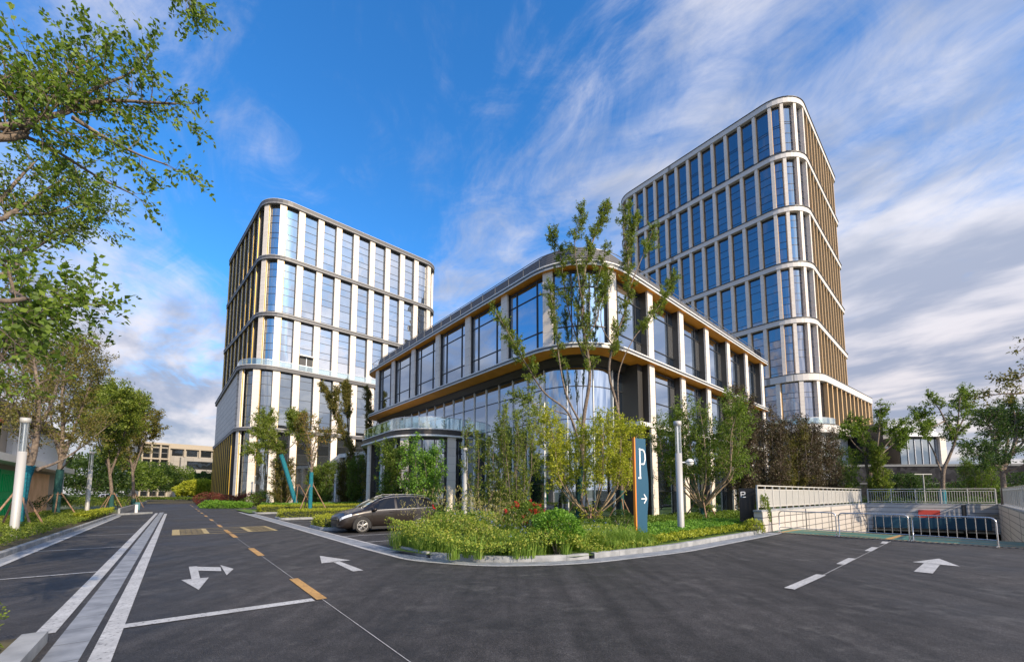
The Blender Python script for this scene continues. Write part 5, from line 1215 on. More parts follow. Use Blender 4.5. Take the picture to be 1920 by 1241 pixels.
# ================================================================== GREEN
ls = MB()
zl = .10
island = [RP(*p) for p in [(45, 11.2), (12.9, 11.2), (12.9, 5.3), (11.1, 5.75), (9.4, 6.8), (8.3, 8.7), (8.0, 12.6), (8.6, 18), (8.9, 21.32), (10.55, 45.3), (10.7, 60), (45, 60)]]
ls.poly([(p.x, p.y, zl) for p in island]); ls.sheet(RP, 45, 56, 5.3, 60, zl); ls.sheet(RP, 78, 118, 7.2, 60, zl)
struct('lawn', ls, M['lawn'])
lb = MB(); lb.sheet(RP, 7.9, 52, -8.4, -3.89, .12); lb.sheet(RP, 100, 170, -60, 4, .05); struct('left_verge', lb, M['soil'])
pv = MB(); pv.sheet(RP, 2, 62, -20, -8.4, .02); struct('forecourt_paving', pv, M['concrete'])

# --- left hedge and verge
def wav(x, y): return .03*math.sin(5*x)+.03*math.sin(7*y+x*2)
patch('hedge', RP, (8.2, 50, -7.6, -3.9), 46000, lambda x, y: .34+wav(x, y)+.1*min(1, max(0, -4.2-y)), M['leaf_mid'], .075, 'low leafy green hedge under the trees along the left parking bays', 'hedge', None, .08)
patch('hedge', RP, (35.5, 49.5, -4.6, -3.95), 9000, lambda x, y: .52+wav(x, y), M['leaf_hedge_y'], .09, 'brighter yellow green end of the left hedge by the white bollard', 'hedge', None, .08)
patch('undergrowth', RP, (62, 110, -12, -4.2), 9000, lambda x, y: .9+.5*math.sin(x*.8)*math.sin(y), M['leaf_mid'], .16, 'dense green undergrowth beyond the left hedge', None, 'stuff')
patch('undergrowth', RP, (50, 75, -14, -8.5), 9000, lambda x, y: 1.3+.5*math.sin(x*.9)*math.sin(y), M['leaf_dark'], .16, 'dark shrubs behind the left trees', None, 'stuff')
# shrub bottom left
bush('small feathery shrub in the bottom left corner behind the kerb end', RP(7.25, -1.78, .26), .30, .34, .34, 'leaf_mid', 1900, .035, lump=.35)
# --- clipped hedges right of the road
boxhedge('clipped yellow green hedge block in front of the parked car', RP, 22.6, 25.0, 5.9, 8.6, .55, 'leaf_hedge_y')
boxhedge('long clipped yellow green hedge, second row beyond the parked car', RP, 33.4, 35.4, 6.0, 17, .55, 'leaf_hedge_y', .07, 420)
boxhedge('long clipped hedge, third row beyond the parked car', RP, 44.5, 47, 6.2, 20, .6, 'leaf_hedge_y', .08, 300)
boxhedge('farthest clipped green hedge row, under the leaning wrapped trunk', RP, 51.5, 54.5, 7.5, 24, .6, 'leaf_lime', .09, 260)
kb2 = [((22.2, 25.4, 5.75), 9.2), ((33.1, 35.7, 5.75), 17.5), ((44.2, 47.3, 5.75), 20)]
for (s0, s1, t0), t1 in kb2:
    P_ = rpath([(s1, t1), (s1, t0), (s0, t0), (s0, t1)], [0, .7, .7, 0]); kerb(P_, {22.2: 'kerb round the hedge block in front of the parked car', 33.1: 'kerb round the second clipped hedge row', 44.2: 'kerb round the third clipped hedge row'}[s0], side=-1)
# --- lawn round the left tower
patch('grass', RP, (78.2, 118, 7.2, 13), 16000, lambda x, y: .12, M['leaf_lime'], .14, 'bright green lawn edge beyond the cross road', None, 'stuff', .08)
for i, (u, v, rx, rz, m_, lab) in enumerate([(395+0, 940, 3.2, 2.2, 'leaf_maroon', 'dark red shrub against the gold fins, leftmost of three'), (424, 941, 3.0, 1.8, 'leaf_maroon', 'dark red shrub at the tower corner, middle of three'), (464, 941, 2.8, 2.0, 'leaf_maroon', 'dark red shrub behind the small lamp post'),
      (402, 944, 2.2, 1.0, 'leaf_lime', 'round light green bush below the leftmost dark red shrub'), (428, 944.5, 3.4, .95, 'leaf_lime', 'wide light green bush left of the small lamp post'), (447, 944.5, 1.8, .8, 'leaf_lime', 'small light green bush right beside the small lamp post'),
      (500, 949, 3.6, 2.3, 'leaf_green', 'big rounded green bush at the end of the clipped hedges'), (545, 947, 2.6, 2.2, 'leaf_dark', 'dark bush right of the big rounded green one')]):
    p = G(u, v); k = .72; p = Vector((p.x*k, p.y*k, 0)) if v < 946 else p
    s_ = .72 if v < 946 else .75
    bush(lab, (p.x, p.y, rz*.42*s_), rx*s_, rx*s_, rz*s_*.8, m_, 5200, .15, group=None)
# --- front planting bed
def in_bed(s, t):
    # inside the kerb, left part of the island
    e = 7.95+max(0, (8.6-t))**1.75*.22+max(0, (t-12.6))*.085
    return s > e+.28 and (s < 13.4 or t > 8.6)
def wildh(s, t): return .10-.12*max(0, 1-abs(t-9.9)/1.6)+(.42-.16*max(0, min(1, (t-7.8)/1.5))+.30*math.sin(s*2.1+t)*math.sin(t*1.7)+.35*max(0, min(1, (s-8.6)/3)))*(.75 if t > 10.5 else 1.)
patch('wild_plants', RP, (8, 15.5, 5.3, 13), 42000, wildh, [M['wild'], M['grass_blade']], .075, 'thicket of wild yellow green plants filling the front bed', None, 'stuff', .08, inside=in_bed, elong=2.1)
patch('wild_plants', RP, (8.3, 15.5, 5.5, 12.6), 9000, lambda s, t: wildh(s, t)*1.25+.08*math.sin(7*s+3*t), M['leaf_green'], .085, 'broader green leaves standing among the wild plants', None, 'stuff', .1, inside=lambda s, t: in_bed(s-.3, t) and math.sin(2.3*s+1.1*t)+math.sin(1.9*t-s) > .25, elong=1.7)
patch('seed_stalks', RP, (9.5, 14.5, 5.8, 10), 2600, lambda s, t: wildh(s, t)*1.5+.22, M['stalk'], .10, 'pale dry seed stalks rising above the left of the bed', None, 'stuff', .1, inside=lambda s, t: in_bed(s-.5, t), elong=7, fill=.35, dirs_up=1.6)
def tufts(label, n, region, hh, m_, seed, blades=46, spread=.16, wdt=.010, inside=in_bed):
    r = random.Random(seed); V = []; k = 0
    while k < n:
        s, t = r.uniform(*region[0]), r.uniform(*region[1])
        if inside and not inside(s-.3, t): continue
        k += 1; b = RP(s, t, .1)
        sc_ = r.uniform(.5, 1.15); ln_ = r.uniform(-.3, .3), r.uniform(-.3, .3)
        for _ in range(blades):
            a = r.uniform(0, 6.283); q = b+Vector((math.cos(a), math.sin(a), 0))*spread*r.random()**.6; h = hh*sc_*r.uniform(.45, 1.1); ln = r.uniform(.05, .75)*h
            d = Vector((math.cos(a), math.sin(a), 0)); sd_ = Vector((-d.y, d.x, 0))*wdt*r.uniform(.6, 1.2)
            m1 = q+d*ln*.35+Vector((0, 0, h*.6)); e = q+d*ln+Vector((ln_[0]*h, ln_[1]*h, h-.25*ln)); V += [tuple(q-sd_), tuple(q+sd_), tuple(m1+sd_*.8), tuple(m1-sd_*.8), tuple(m1-sd_*.8), tuple(m1+sd_*.8), tuple(e+sd_*.1), tuple(e-sd_*.1)]
    V = np.array(V); org = RP(sum(region[0])/2, sum(region[1])/2, .1); me = bpy.data.meshes.new('grass'); nv = len(V); me.vertices.add(nv); me.vertices.foreach_set('co', (V-np.array(org)).ravel()); me.loops.add(nv)
    me.loops.foreach_set('vertex_index', np.arange(nv)); me.polygons.add(nv//4); me.polygons.foreach_set('loop_start', np.arange(0, nv, 4)); me.polygons.foreach_set('loop_total', np.full(nv//4, 4)); me.materials.append(m_); me.update(); me.validate()
    o = mkobj('tall_grass', me, None, org); tag(o, label, None, None, 'stuff')
tufts('fine tall grasses growing through the wild plants', 260, ((8, 14), (5.6, 12.5)), .75, M['grass_blade'], 3)
tufts('dense green tall grass left of the blue totem', 130, ((8.2, 9.5), (10.3, 12.75)), .55, M['grass_blade'], 4, 70, .2)
tufts('clump of tall grass in the notch of the curved kerb', 16, ((9.2, 10.4), (7.2, 8.2)), .85, M['grass_blade'], 5, 90, .22)
# small blue flowers scattered in the bed
fp = []
for _ in range(240):
    s, t = rnd.uniform(8.9, 13.5), rnd.uniform(7, 12.5)
    if in_bed(s, t):
        b = RP(s, t, .12+wildh(s, t)*1.12+.05)
        for _ in range(4): fp.append(tuple(b+rv(rnd)*.035))
o = leaf_mesh('blue_flowers', fp, .035, M['flower_blue'], None, RP(11, 9)); tag(o, 'tiny blue flowers scattered over the wild plants', None, None, 'stuff')
def in_cover(s, t): return in_bed(s, t) and t > 12.95 and s < 11.6+0*t
patch('ground_cover', RP, (8.0, 12.4, 12.9, 24.3), 42000, lambda s, t: .30+.03*math.sin(9*s+4*t)+.03*math.sin(11*t), M['leaf_lime'], .085, 'low bright green ground cover round the white globe lamp', None, 'stuff', .08, inside=lambda s, t: in_bed(s-.75, t), dirs_up=.9)
patch('ground_cover', RP, (8.0, 10.6, 12.7, 21.2), 20000, lambda s, t: .24+.05*math.sin(9*s+4*t)*math.sin(13*t), M['leaf_hedge_y'], .085, 'low yellow green ground cover along the long front kerb', None, 'stuff', .08, inside=lambda s, t: in_bed(s, t) and not in_bed(s-.85, t), dirs_up=.9)
patch('shrub_border', RP, (12.4, 16, 13, 34), 16000, lambda s, t: .35+.1*math.sin(2*s+t), M['leaf_green'], .11, 'green ground plants at the foot of the low block', None, 'stuff', .08)
patch('shrub_border', RP, (15.5, 34, 11.3, 20), 26000, lambda s, t: .12+.05*math.sin(2*s+t), M['leaf_lime'], .10, 'sunlit grass behind the front bed', None, 'stuff', .08)
bush('rounded shrub topped with bright red shoots in the front bed', D(985, 972, 13.3)+Vector((0, 0, -.1)), .62, .6, .60, 'leaf_green', 4200, .075, extra=('leaf_red', 95, .07, -.1))
bush('dense rounded bright lime green bush right of the red topped shrub', D(1044, 990, 12.3)+Vector((0, 0, .0)), .66, .58, .50, 'leaf_lime', 5200, .075, lump=.08)
bush('small dark ball shrub left of the blue totem', D(1166, 975, 17.0)+Vector((0, 0, 0)), .42, .42, .42, 'leaf_dark', 2600, .05, lump=.05)
bush('leafy green shrub squeezed between the black sign and the ramp railing', D(1431, 958, 20.6), .26, .3, .75, 'leaf_mid', 1800, .075)
bush('yellow green shrub at the foot of the left ramp wall', RP(8.75, 20.6, .3), .4, .5, .32, 'leaf_hedge_y', 1500, .07)
# --- supports for young trees
def support(label, pos, r=.85, h=1.55, n=3, rot=0., grp='wooden tree supports'):
    th = empty('tree_support', pos, label, 'tree support', grp); p0 = Vector(pos)
    for k in range(n):
        a = rot+2*math.pi*k/n; d = Vector((math.cos(a), math.sin(a), 0)); mb = MB(); mb.tube([p0+d*r, p0+d*.13+Vector((0, 0, h))], [.045, .04], 7); mb.build('pole', M['stake'], th)
    for k in range(n):
        a, b = rot+2*math.pi*k/n, rot+2*math.pi*(k+1)/n; q = .22; mb = MB(); mb.tube([p0+Vector((math.cos(a)*q, math.sin(a)*q, h*.93)), p0+Vector((math.cos(b)*q, math.sin(b)*q, h*.93))], .028, 6); mb.build('crossbar', M['stake'], th)
def STM(base, Y, pts, dy=None):
    out = [Vector((base[0], base[1], 0))] if base is not None else []
    for i, q in enumerate(pts):
        out.append(D(q[0], q[1], Y+(q[2] if len(q) > 2 else 0)))
    return out
tot = 0
# two tall slim trees in front of the glass corner
b = g0(1085, 983); Y = b.y
t_, k = tree('tallest slim tree with tufted branches, in front of the rounded glass corner', b, [
    (STM(b, Y, [(1090, 900), (1094, 790), (1106, 700), (1092, 600), (1098, 500), (1118, 435, .4), (1138, 385, .5)]), .15),
    (STM(None, Y, [(1092, 850), (1066, 775, -.4), (1020, 735, -.8), (985, 680, -1), (962, 640, -1.2), (930, 585, -1.2)]), .07),
    (STM(None, Y, [(1092, 800), (1062, 740, .3), (1048, 670, .5), (1040, 590, .6), (1030, 540, .8)]), .065),
    (STM(None, Y, [(1104, 690), (1080, 630, .5), (1062, 560, .8), (1050, 480, 1.), (1035, 440, 1.)]), .05),
    (STM(None, Y, [(1096, 590), (1084, 520, -.4), (1078, 450, -.5), (1092, 395, -.6)]), .045),
    (STM(None, Y, [(1098, 640), (1122, 590, .6), (1120, 530, .6), (1138, 470, .8)]), .04),
    (STM(None, Y, [(1072, 780), (1010, 760, -1), (970, 745, -1.4)]), .03),
], 'leaf_mid', 21, b1=13, L1=.8, b2=5, L2=.34, f0=.42, lpt=34, leaf=.10, spread=.13, minz=4.2, group='slim trees at the glass corner',
    wrap=[([b, b+Vector((.02, 0, 1.1)), D(1090, 872, Y)], .165, 'wrap_green')]); tot += k
b = g0(1166, 982); Y = b.y
t_, k = tree('slim tree leaning right with tufted branches, right of the tallest one', b, [
    (STM(b, Y, [(1165, 900), (1160, 780), (1142, 700), (1152, 640), (1178, 560), (1178, 470), (1192, 410)]), .12),
    (STM(None, Y, [(1160, 770), (1160, 700, .5), (1185, 640, .8), (1212, 605, 1.), (1245, 560, 1.2), (1262, 520, 1.4)]), .045),
    (STM(None, Y, [(1180, 540), (1205, 480, .4), (1225, 430, .6)]), .04),
    (STM(None, Y, [(1150, 650), (1128, 610, -.5), (1130, 560, -.6), (1142, 520, -.6)]), .04),
    (STM(None, Y, [(1178, 480), (1168, 430, -.3), (1175, 395, -.4)]), .03),
], 'leaf_mid', 22, b1=13, L1=.75, b2=5, L2=.32, f0=.5, lpt=34, leaf=.10, spread=.13, minz=4.2, group='slim trees at the glass corner',
    wrap=[([b, b+Vector((.02, 0, 2.0))], .135, 'wrap_green')]); tot += k
support('wooden support of the slim tree nearest the blue totem', g0(1166, 982), 1.0, 1.5, rot=.5)
support('wooden support of the tallest slim tree', g0(1085, 983), 1.0, 1.5, rot=1.2)
def multi(label, u, v, n, tilt, H_, m_, seed, leaf=.10, b1=9, L1=.9, L2=.4, lpt=8, rad=.05, f0=.25, bark='bark2', spread=.12, minz=None, name='tree', cat='tree', b2=4, up=.5, group=None, wrap=False, bend=.35, start=.3, pos=None):
    global tot
    r = random.Random(seed); b = pos if pos is not None else g0(u, v); st_ = []
    for k in range(n):
        a = 2*math.pi*(k+.3*r.random())/n; d = Vector((math.cos(a), math.sin(a), 0))*tilt*r.uniform(.6, 1.15); h = H_*r.uniform(.78, 1.)
        p0 = b+Vector((0, 0, start if k else 0)); pts = [p0, b+d*h*.22+Vector((0, 0, start+h*.18)), b+d*h*.38+Vector((0, 0, h*.45))+rv(r)*.12, b+d*h*.44+Vector((0, 0, h*.75))+rv(r)*.15, b+d*h*.5+Vector((0, 0, h))+rv(r)*.15]
        st_.append((pts, rad*r.uniform(.8, 1.1)))
    st_.append(([b, b+Vector((0, 0, start+.05))], rad*1.7))
    w_ = [([b, b+Vector((0, 0, min(1.3, start+.2)))], rad*1.85, wrap)] if wrap else None
    t, k = tree(label, b, st_, m_, seed, name, cat, group, bark, leaf, b1, L1, b2, L2, f0, up, lpt, spread, minz=minz, wrap=w_, tips=True); tot += k; return b
# yellow green maple, round green tree, slender stems
b = multi('wide yellow green maple fanning out from the ground, left of the blue totem', 1110, 984, 12, 1.0, 6.4, 'leaf_yellow', 31, .12, 13, 1.15, .5, 22, .05, .42, start=.35, spread=.2, up=.35)
support('wooden support frame of the yellow green maple', b, .9, 1.0, rot=.2)
b = multi('broad green tree with many stems, right of the white globe lamp', 1318, 981, 13, .86, 7.0, 'leaf_green', 32, .11, 14, 1.25, .5, 24, .06, .42, start=.9, spread=.2, up=.3, wrap='wrap_green')
support('wooden support of the broad green tree', b, 1.3, 1.7, rot=.3); 
b = multi('slender upright tree with sparse leaves, left of the red topped shrub', 1030-3, 978, 6, .28, 5.6, 'leaf_green', 33, .09, 10, .6, .3, 10, .03, .2, bark='bark', start=.4, up=.7) if 0 else None
for i, (u, v, h, n, sd_, lab) in enumerate([(905, 988, 5.6, 5, 34, 'slender shrubby tree just right of the slim grey lamp post'), (967, 990, 6.3, 7, 35, 'taller slender shrubby tree between the lamp post and the red topped shrub'), (935, 982, 5.6, 4, 36, 'lower slender shrubby tree behind the two taller ones')]):
    b = multi(lab, u, v, n+1, .34, h, 'leaf_mid', sd_, .095, 13, .7, .34, 20, .028, .12, bark='bark', start=.3, up=.75, group='slender shrubby trees before the curtain wall', name='shrubby_tree')
    if i < 2: support('low wooden support at the foot of the '+('first' if i == 0 else 'second')+' slender shrubby tree', b, .5, .8, rot=.4)
# shrubs and young trees in front of the rounded bay and the stone pillars
for i, (u, v, h, tl, m_, sd_, lab) in enumerate([(795, 962, 5.0, .5, 'leaf_lime', 41, 'bright green bushy tree behind the parked car'), (735, 958, 5.6, .35, 'leaf_green', 42, 'green bushy tree left of the bright one, by the bay pillars'),
        (530, 951, 5.8, .45, 'leaf_olive', 43, 'olive vase shaped bush right of the big rounded bush'), (612, 951, 5.6, .4, 'leaf_green', 44, 'pale green upright bush right of the blue wrapped trunk'), (647, 950, 5.8, .3, 'leaf_olive', 45, 'brownish upright bush beside the lamp post among the hedges'),
        (665, 952, 6.0, .3, 'leaf_green', 46, 'green upright bush left of the forked wrapped trunk'), (700, 955, 6.2, .3, 'leaf_olive', 47, 'olive bush right of the forked wrapped trunk'), (590, 950, 5.2, .35, 'leaf_mid', 48, 'mid green bush behind the straight blue wrapped trunk')]):
    P0 = D(u, 930, {795: 31., 735: 34.}.get(u, g0(u, v).y)); P0.z = .1
    multi(lab, u, v, 9, tl, h, m_, sd_, .15, 12, 1.0, .5, 17, .04, .1, pos=P0, bark='bark', start=.2, up=.5, spread=.25, group='bushes before the stone pillars', name='bushy_tree')
# wrapped trees between the hedges
b = g0(677, 951); Y = b.y
t_, k = tree('vase shaped tree with a forked teal wrapped trunk, behind the parked car', b, [
    (STM(b, Y, [(677, 925), (668, 890), (656, 845), (640, 800), (622, 760), (606, 725)]), .20), (STM(None, Y, [(677, 925), (686, 885), (690, 840), (692, 790), (688, 735)]), .17),
    (STM(None, Y, [(690, 840), (705, 800), (715, 765, 1), (722, 740, 1)]), .10), (STM(None, Y, [(660, 860), (652, 800, 1.5), (650, 750, 2), (648, 722, 2)]), .10), (STM(None, Y, [(640, 800), (628, 770, -1), (632, 735, -1)]), .07), (STM(None, Y, [(672, 900), (700, 870, -2), (716, 830, -2.5)]), .06)],
    'leaf_olive', 51, b1=22, L1=1.1, L2=.5, lpt=24, leaf=.17, spread=.22, f0=.4, minz=5.5, up=.8, wrap=[(STM(b, Y, [(677, 925), (668, 890)]), .22, 'wrap'), (STM(None, Y, [(677, 925), (686, 885)]), .19, 'wrap')]); tot += k
b = g0(581, 966); Y = b.y
t_, k = tree('slim tree with a straight bright blue wrapped trunk among the clipped hedges', b, [
    (STM(b, Y, [(582, 930), (584, 885), (583, 840), (572, 800), (570, 785)]), .14), (STM(None, Y, [(584, 885), (596, 840), (610, 820, -.5), (626, 815, -1)]), .05), (STM(None, Y, [(584, 880), (575, 845, .6), (562, 815, .8), (565, 790, .8)]), .05), (STM(None, Y, [(583, 860), (592, 820, 1), (588, 790, 1)]), .05)],
    ['leaf_olive', 'leaf_orange'], 52, b1=16, L1=.9, L2=.42, lpt=14, leaf=.12, spread=.2, f0=.35, minz=3.8, up=.6, wrap=[(STM(b, Y, [(582, 930), (584, 885)]), .16, 'wrap')]); tot += k
b = g0(557, 952); Y = b.y
t_, k = tree('tree with a leaning teal wrapped trunk, left of the straight blue wrapped one', b, [
    (STM(b, Y, [(548, 920), (536, 880), (526, 848), (505, 825), (488, 800)]), .26), (STM(None, Y, [(526, 848), (530, 820), (545, 795), (548, 785)]), .12), (STM(None, Y, [(510, 830), (508, 805, 1.5), (500, 785, 2)]), .10), (STM(None, Y, [(526, 850), (552, 830, -1), (560, 800, -1.5)]), .07), (STM(None, Y, [(520, 840), (500, 845, -1), (478, 850, -2)]), .05)],
    'leaf_mid', 53, b1=15, L1=2.1, L2=.9, lpt=22, leaf=.19, spread=.32, f0=.55, minz=5.6, up=.35, wrap=[(STM(b, Y, [(548, 920), (536, 880), (527, 852)]), .27, 'wrap')]); tot += k
support('wooden support of the straight blue wrapped tree', g0(581, 966), 1.5, 2.6, rot=.3); support('wooden support of the leaning teal wrapped tree', g0(557, 952), 2.0, 3.0, 3, .9); support('wooden support of the forked teal wrapped tree', g0(677, 951), 2.0, 3.0, 3, .1)
# --- left row of trees
def LT_(label, u, v, Y, stems, wrap, seed, m_='leaf_olive', **kw):
    global tot
    b = RP(*toR(D(u, v, Y))); b.z = 0
    st_ = []
    for i, (pts, r_) in enumerate(stems): st_.append((STM(b if i == 0 else None, Y, pts), r_))
    t, k = tree(label, b, st_, m_, seed, wrap=[(STM(b if i == 0 else None, Y, p), r_, w_) for i, (p, r_, w_) in enumerate(wrap)], **kw); tot += k
    support('wooden poles propping the '+label.split(',')[0], b, 1.15, 1.9, 4, seed)
LT_('tree with a thick blue wrapped fork, nearest in the left row', 28, 1000, 19.5, [([(45, 905), (62, 855), (70, 800), (72, 740), (66, 690), (60, 650)], .17), ([(45, 900), (50, 850), (42, 800), (20, 745), (-5, 700)], .12), ([(70, 880), (110, 865, 1), (150, 840, 2), (200, 800, 3)], .07), ([(70, 800), (95, 760, 1), (112, 700, 1.5), (120, 655, 1.5)], .09), ([(72, 760), (60, 720, 2), (30, 680, 2.5), (15, 650, 3)], .06), ([(42, 800), (30, 760, -2), (0, 740, -3)], .06)],
    [([(45, 905), (56, 872)], .20, 'wrap'), ([(45, 900), (50, 870)], .14, 'wrap')], 61, b1=13, L1=1.3, L2=.6, lpt=13, leaf=.10, spread=.2, f0=.35, minz=3.6, up=.4, b2=5)
LT_('tree with a dark green wrapped trunk, second in the left row', 104, 975, 29, [([(110, 905), (113, 868), (118, 800), (116, 740), (125, 690), (130, 650)], .17), ([(113, 870), (132, 825), (150, 775), (168, 725), (185, 690)], .11), ([(114, 860), (98, 800, 1), (92, 740, 2), (80, 680, 2)], .09), ([(118, 800), (140, 740, 2), (160, 690, 3), (165, 650, 3)], .08), ([(115, 880), (140, 850, -1), (170, 800, -1.5)], .05)],
    [([(108, 920), (113, 880)], .20, 'wrap_green')], 62, b1=13, L1=1.7, L2=.8, lpt=15, leaf=.13, spread=.26, f0=.35, minz=4.6, up=.4, b2=5)
LT_('brighter green tree, third in the left row', 208, 962, 44, [([(209, 920), (205, 880), (200, 830), (205, 780), (210, 740)], .18), ([(206, 890), (225, 840), (240, 790), (250, 760)], .11), ([(205, 880), (185, 830, 2), (175, 780, 2), (180, 740, 2)], .10), ([(205, 830), (225, 790, -2), (228, 750, -3)], .08)],
    [([(209, 925)], .21, 'wrap_green')], 63, 'leaf_mid', b1=13, L1=2.2, L2=1.0, lpt=24, leaf=.2, spread=.38, f0=.3, minz=4.5, up=.4, b2=5)
LT_('open crowned tree with a brown trunk and teal foot, fourth in the left row', 249, 958, 56, [([(250, 915), (248, 880), (240, 840), (235, 800), (232, 765)], .2), ([(248, 890), (262, 850), (275, 815), (290, 790)], .12), ([(248, 880), (262, 830, 3), (258, 790, 3), (262, 760, 3)], .1), ([(246, 870), (225, 845, -2), (212, 815, -3)], .08)],
    [([(250, 935)], .24, 'wrap_green')], 64, 'leaf_olive', b1=12, L1=2.2, L2=1.0, lpt=17, leaf=.21, spread=.34, f0=.32, minz=5.0, up=.4, b2=5)
# overhanging near tree at the far left: trunk outside the frame
b = RP(6.2, -5.6); b.z = 0
top = b+Vector((.1, .2, 3.6))
def br(pts): return [top-Vector((0, 0, rnd.random()*.8))]+[D(*p) for p in pts]
t_, k = tree('overhanging branches with broad leaflets entering from the left edge', b, [
    ([b, b+Vector((.05, .1, 2)), top, top+Vector((.1, .4, 1.5))], .16),
    (br([(-60, 260, 4.2), (45, 222, 4.5), (110, 215, 4.7), (190, 190, 5.0), (330, 195, 5.2)]), .05),
    (br([(-40, 240, 4.2), (50, 205, 4.6), (110, 150, 4.8), (175, 110, 5.0)]), .035), ([D(135, 220, 4.7), D(200, 260, 4.9), D(260, 290, 5.1), D(315, 310, 5.2)], .022), ([D(110, 215, 4.7), D(180, 165, 4.9), D(240, 140, 5.1), D(265, 110, 5.1)], .02),
    ([D(0, 240, 4.4), D(90, 275, 4.8), D(180, 330, 5.1), D(250, 365, 5.2)], .022),
    ([D(-120, 200, 4.0), D(-160, 20, 4.4), D(-40, -160, 4.8), D(160, -170, 5.0), D(300, -60, 5.1), D(365, -2, 5.2)], .03),
    (br([(-80, 560, 3.4), (20, 545, 3.9), (70, 570, 4.1), (140, 575, 4.2)]), .022), ([D(-40, 470, 3.6), D(10, 500, 3.9), D(30, 560, 4.0), D(60, 610, 4.1)], .015),
], 'leaf_near', 71, b1=21, L1=.62, b2=6, L2=.30, lpt=17, leaf=.060, spread=.05, f0=.22, up=.06, twigr=.004, elong=1.7, bark='bark', droop=.12, group='near trees at the left edge'); tot += k
b = RP(11.5, -6.9); b.z = 0; top = b+Vector((0, 0, 4.2))
t_, k = tree('leafy dark green branches behind the overhanging ones at the left edge', b, [
    ([b, b+Vector((.0, .1, 2)), top, top+Vector((.1, .2, 2.2))], .15),
    ([top]+[D(*p) for p in [(-60, 420, 8), (20, 400, 8.4), (80, 360, 8.8), (130, 330, 9.2)]], .06), ([top]+[D(*p) for p in [(-40, 520, 8), (40, 480, 8.5), (110, 440, 9), (190, 405, 9.4)]], .05), ([D(-20, 400, 8.2), D(40, 330, 8.6), D(70, 300, 8.8)], .04), ([D(-20, 600, 8), D(30, 640, 8.5), D(60, 600, 9)], .04), ([top]+[D(*p) for p in [(-60, 680, 8), (0, 650, 8.4), (50, 620, 8.8)]], .05), ([D(20, 400, 8.4), D(90, 400, 8.8), D(150, 380, 9)], .03), ([D(-60, 560, 8), D(-20, 640, 8.2), D(30, 700, 8.6)], .05)],
    'leaf_green', 72, b1=17, L1=.9, b2=5, L2=.42, lpt=17, leaf=.08, spread=.1, f0=.3, up=.12, twigr=.005, elong=1.9, bark='bark', droop=.12, minz=4.0, group='near trees at the left edge'); tot += k
# --- dark leaved trees before the tall tower and garden trees on the right
for i, (u, v, Y, h, tl, m_, sd_, lab) in enumerate([(1398, 965, 30, 8.9, .12, 'leaf_purple', 81, 'narrow dark purple tree at the right end of the low block'), (1450, 960, 33, 7.8, .22, 'leaf_purple', 82, 'dark purple tree behind the start of the left ramp railing'),
        (1480, 955, 36, 7.2, .25, 'leaf_olive', 83, 'dark olive tree between the two purple trees'), (1515, 955, 36, 7.8, .24, 'leaf_purple', 84, 'dark purple tree below the white podium band of the tall tower'), (1552, 955, 38, 7.0, .28, 'leaf_purple', 85, 'rightmost dark purple tree of the row behind the ramp railing')]):
    p = D(u, v, Y); p.z = .1
    multi(lab, u, v, 9, tl*1.5, h, m_, sd_, .12, 12, 1.0, .5, 18, .05, .12, bark='bark', start=.6, up=.6, spread=.30, group='dark trees behind the ramp', pos=p, b2=5)
for i, (u, Y, h, n, tl, m_, sd_, lf, lab) in enumerate([(1585, 44, 6.2, 7, .5, 'leaf_green', 91, .14, 'thin green tree with bare lower stems in front of the tower base'), (1705, 44, 3.0, 9, .6, 'leaf_dark', 93, .13, 'round dark green shrub behind the ramp end railing'), (1652, 42, 6.0, 6, .2, 'leaf_mid', 94, .14, 'narrow pale green bush left of the round dark shrub')]):
    p = D(u, 930, Y); p.z = .2
    multi(lab, u, 930, n, tl, h, m_, sd_, lf, 10, 1.0, .5, 12 if i == 0 else 22, .04, .25 if i == 0 else .05, bark='bark', start=.6, spread=.22, group=None, pos=p, b2=5)
def rt(label, u, Y, stems, seed, m_, wrap=None, **kw):
    global tot
    b = D(u, 930, Y); b.z = .2
    t, k = tree(label, b, [(([b] if i == 0 else [])+[D(q[0], q[1], Y+(q[2] if len(q) > 2 else 0)) for q in p], r_) for i, (p, r_) in enumerate(stems)], m_, seed, wrap=wrap(b) if wrap else None, **kw); tot += k
kw = dict(b1=8, L1=1.25, L2=.55, lpt=22, leaf=.17, spread=.24, f0=.5, up=.15, b2=5, cluster=.9)
rt('tree with flat leaf tufts on a forked trunk, behind the left ramp railing', 1630, 43, [([(1630, 900), (1622, 860), (1618, 820), (1600, 790)], .2), ([(1630, 895), (1642, 850), (1648, 810), (1650, 765)], .15), ([(1640, 860), (1665, 830), (1690, 800)], .08), ([(1632, 880), (1655, 850, 2), (1672, 835, 3), (1700, 810, 3)], .07), ([(1620, 850), (1600, 830, -2), (1588, 810, -2)], .07)], 95, 'leaf_green', **{**kw, 'f0': .62})
rt('leaning tree with a teal wrapped foot and tufted crown, above the ramp end wall', 1766, 36, [([(1768, 890), (1778, 860), (1790, 830), (1795, 800), (1800, 745)], .17), ([(1792, 825), (1775, 795), (1760, 765), (1745, 750)], .09), ([(1795, 815), (1820, 790), (1845, 775)], .08), ([(1794, 810), (1812, 770, 1), (1808, 740, 1)], .07), ([(1770, 790), (1745, 800, -1), (1722, 790, -1.5)], .06), ([(1768, 895), (1752, 850, 1), (1735, 815, 1), (1722, 780, 1)], .08)], 96, 'leaf_green', wrap=lambda b: [([b, b+Vector((.05, 0, 1.9))], .24, 'wrap')], **{**kw, 'f0': .55, 'leaf': .15})
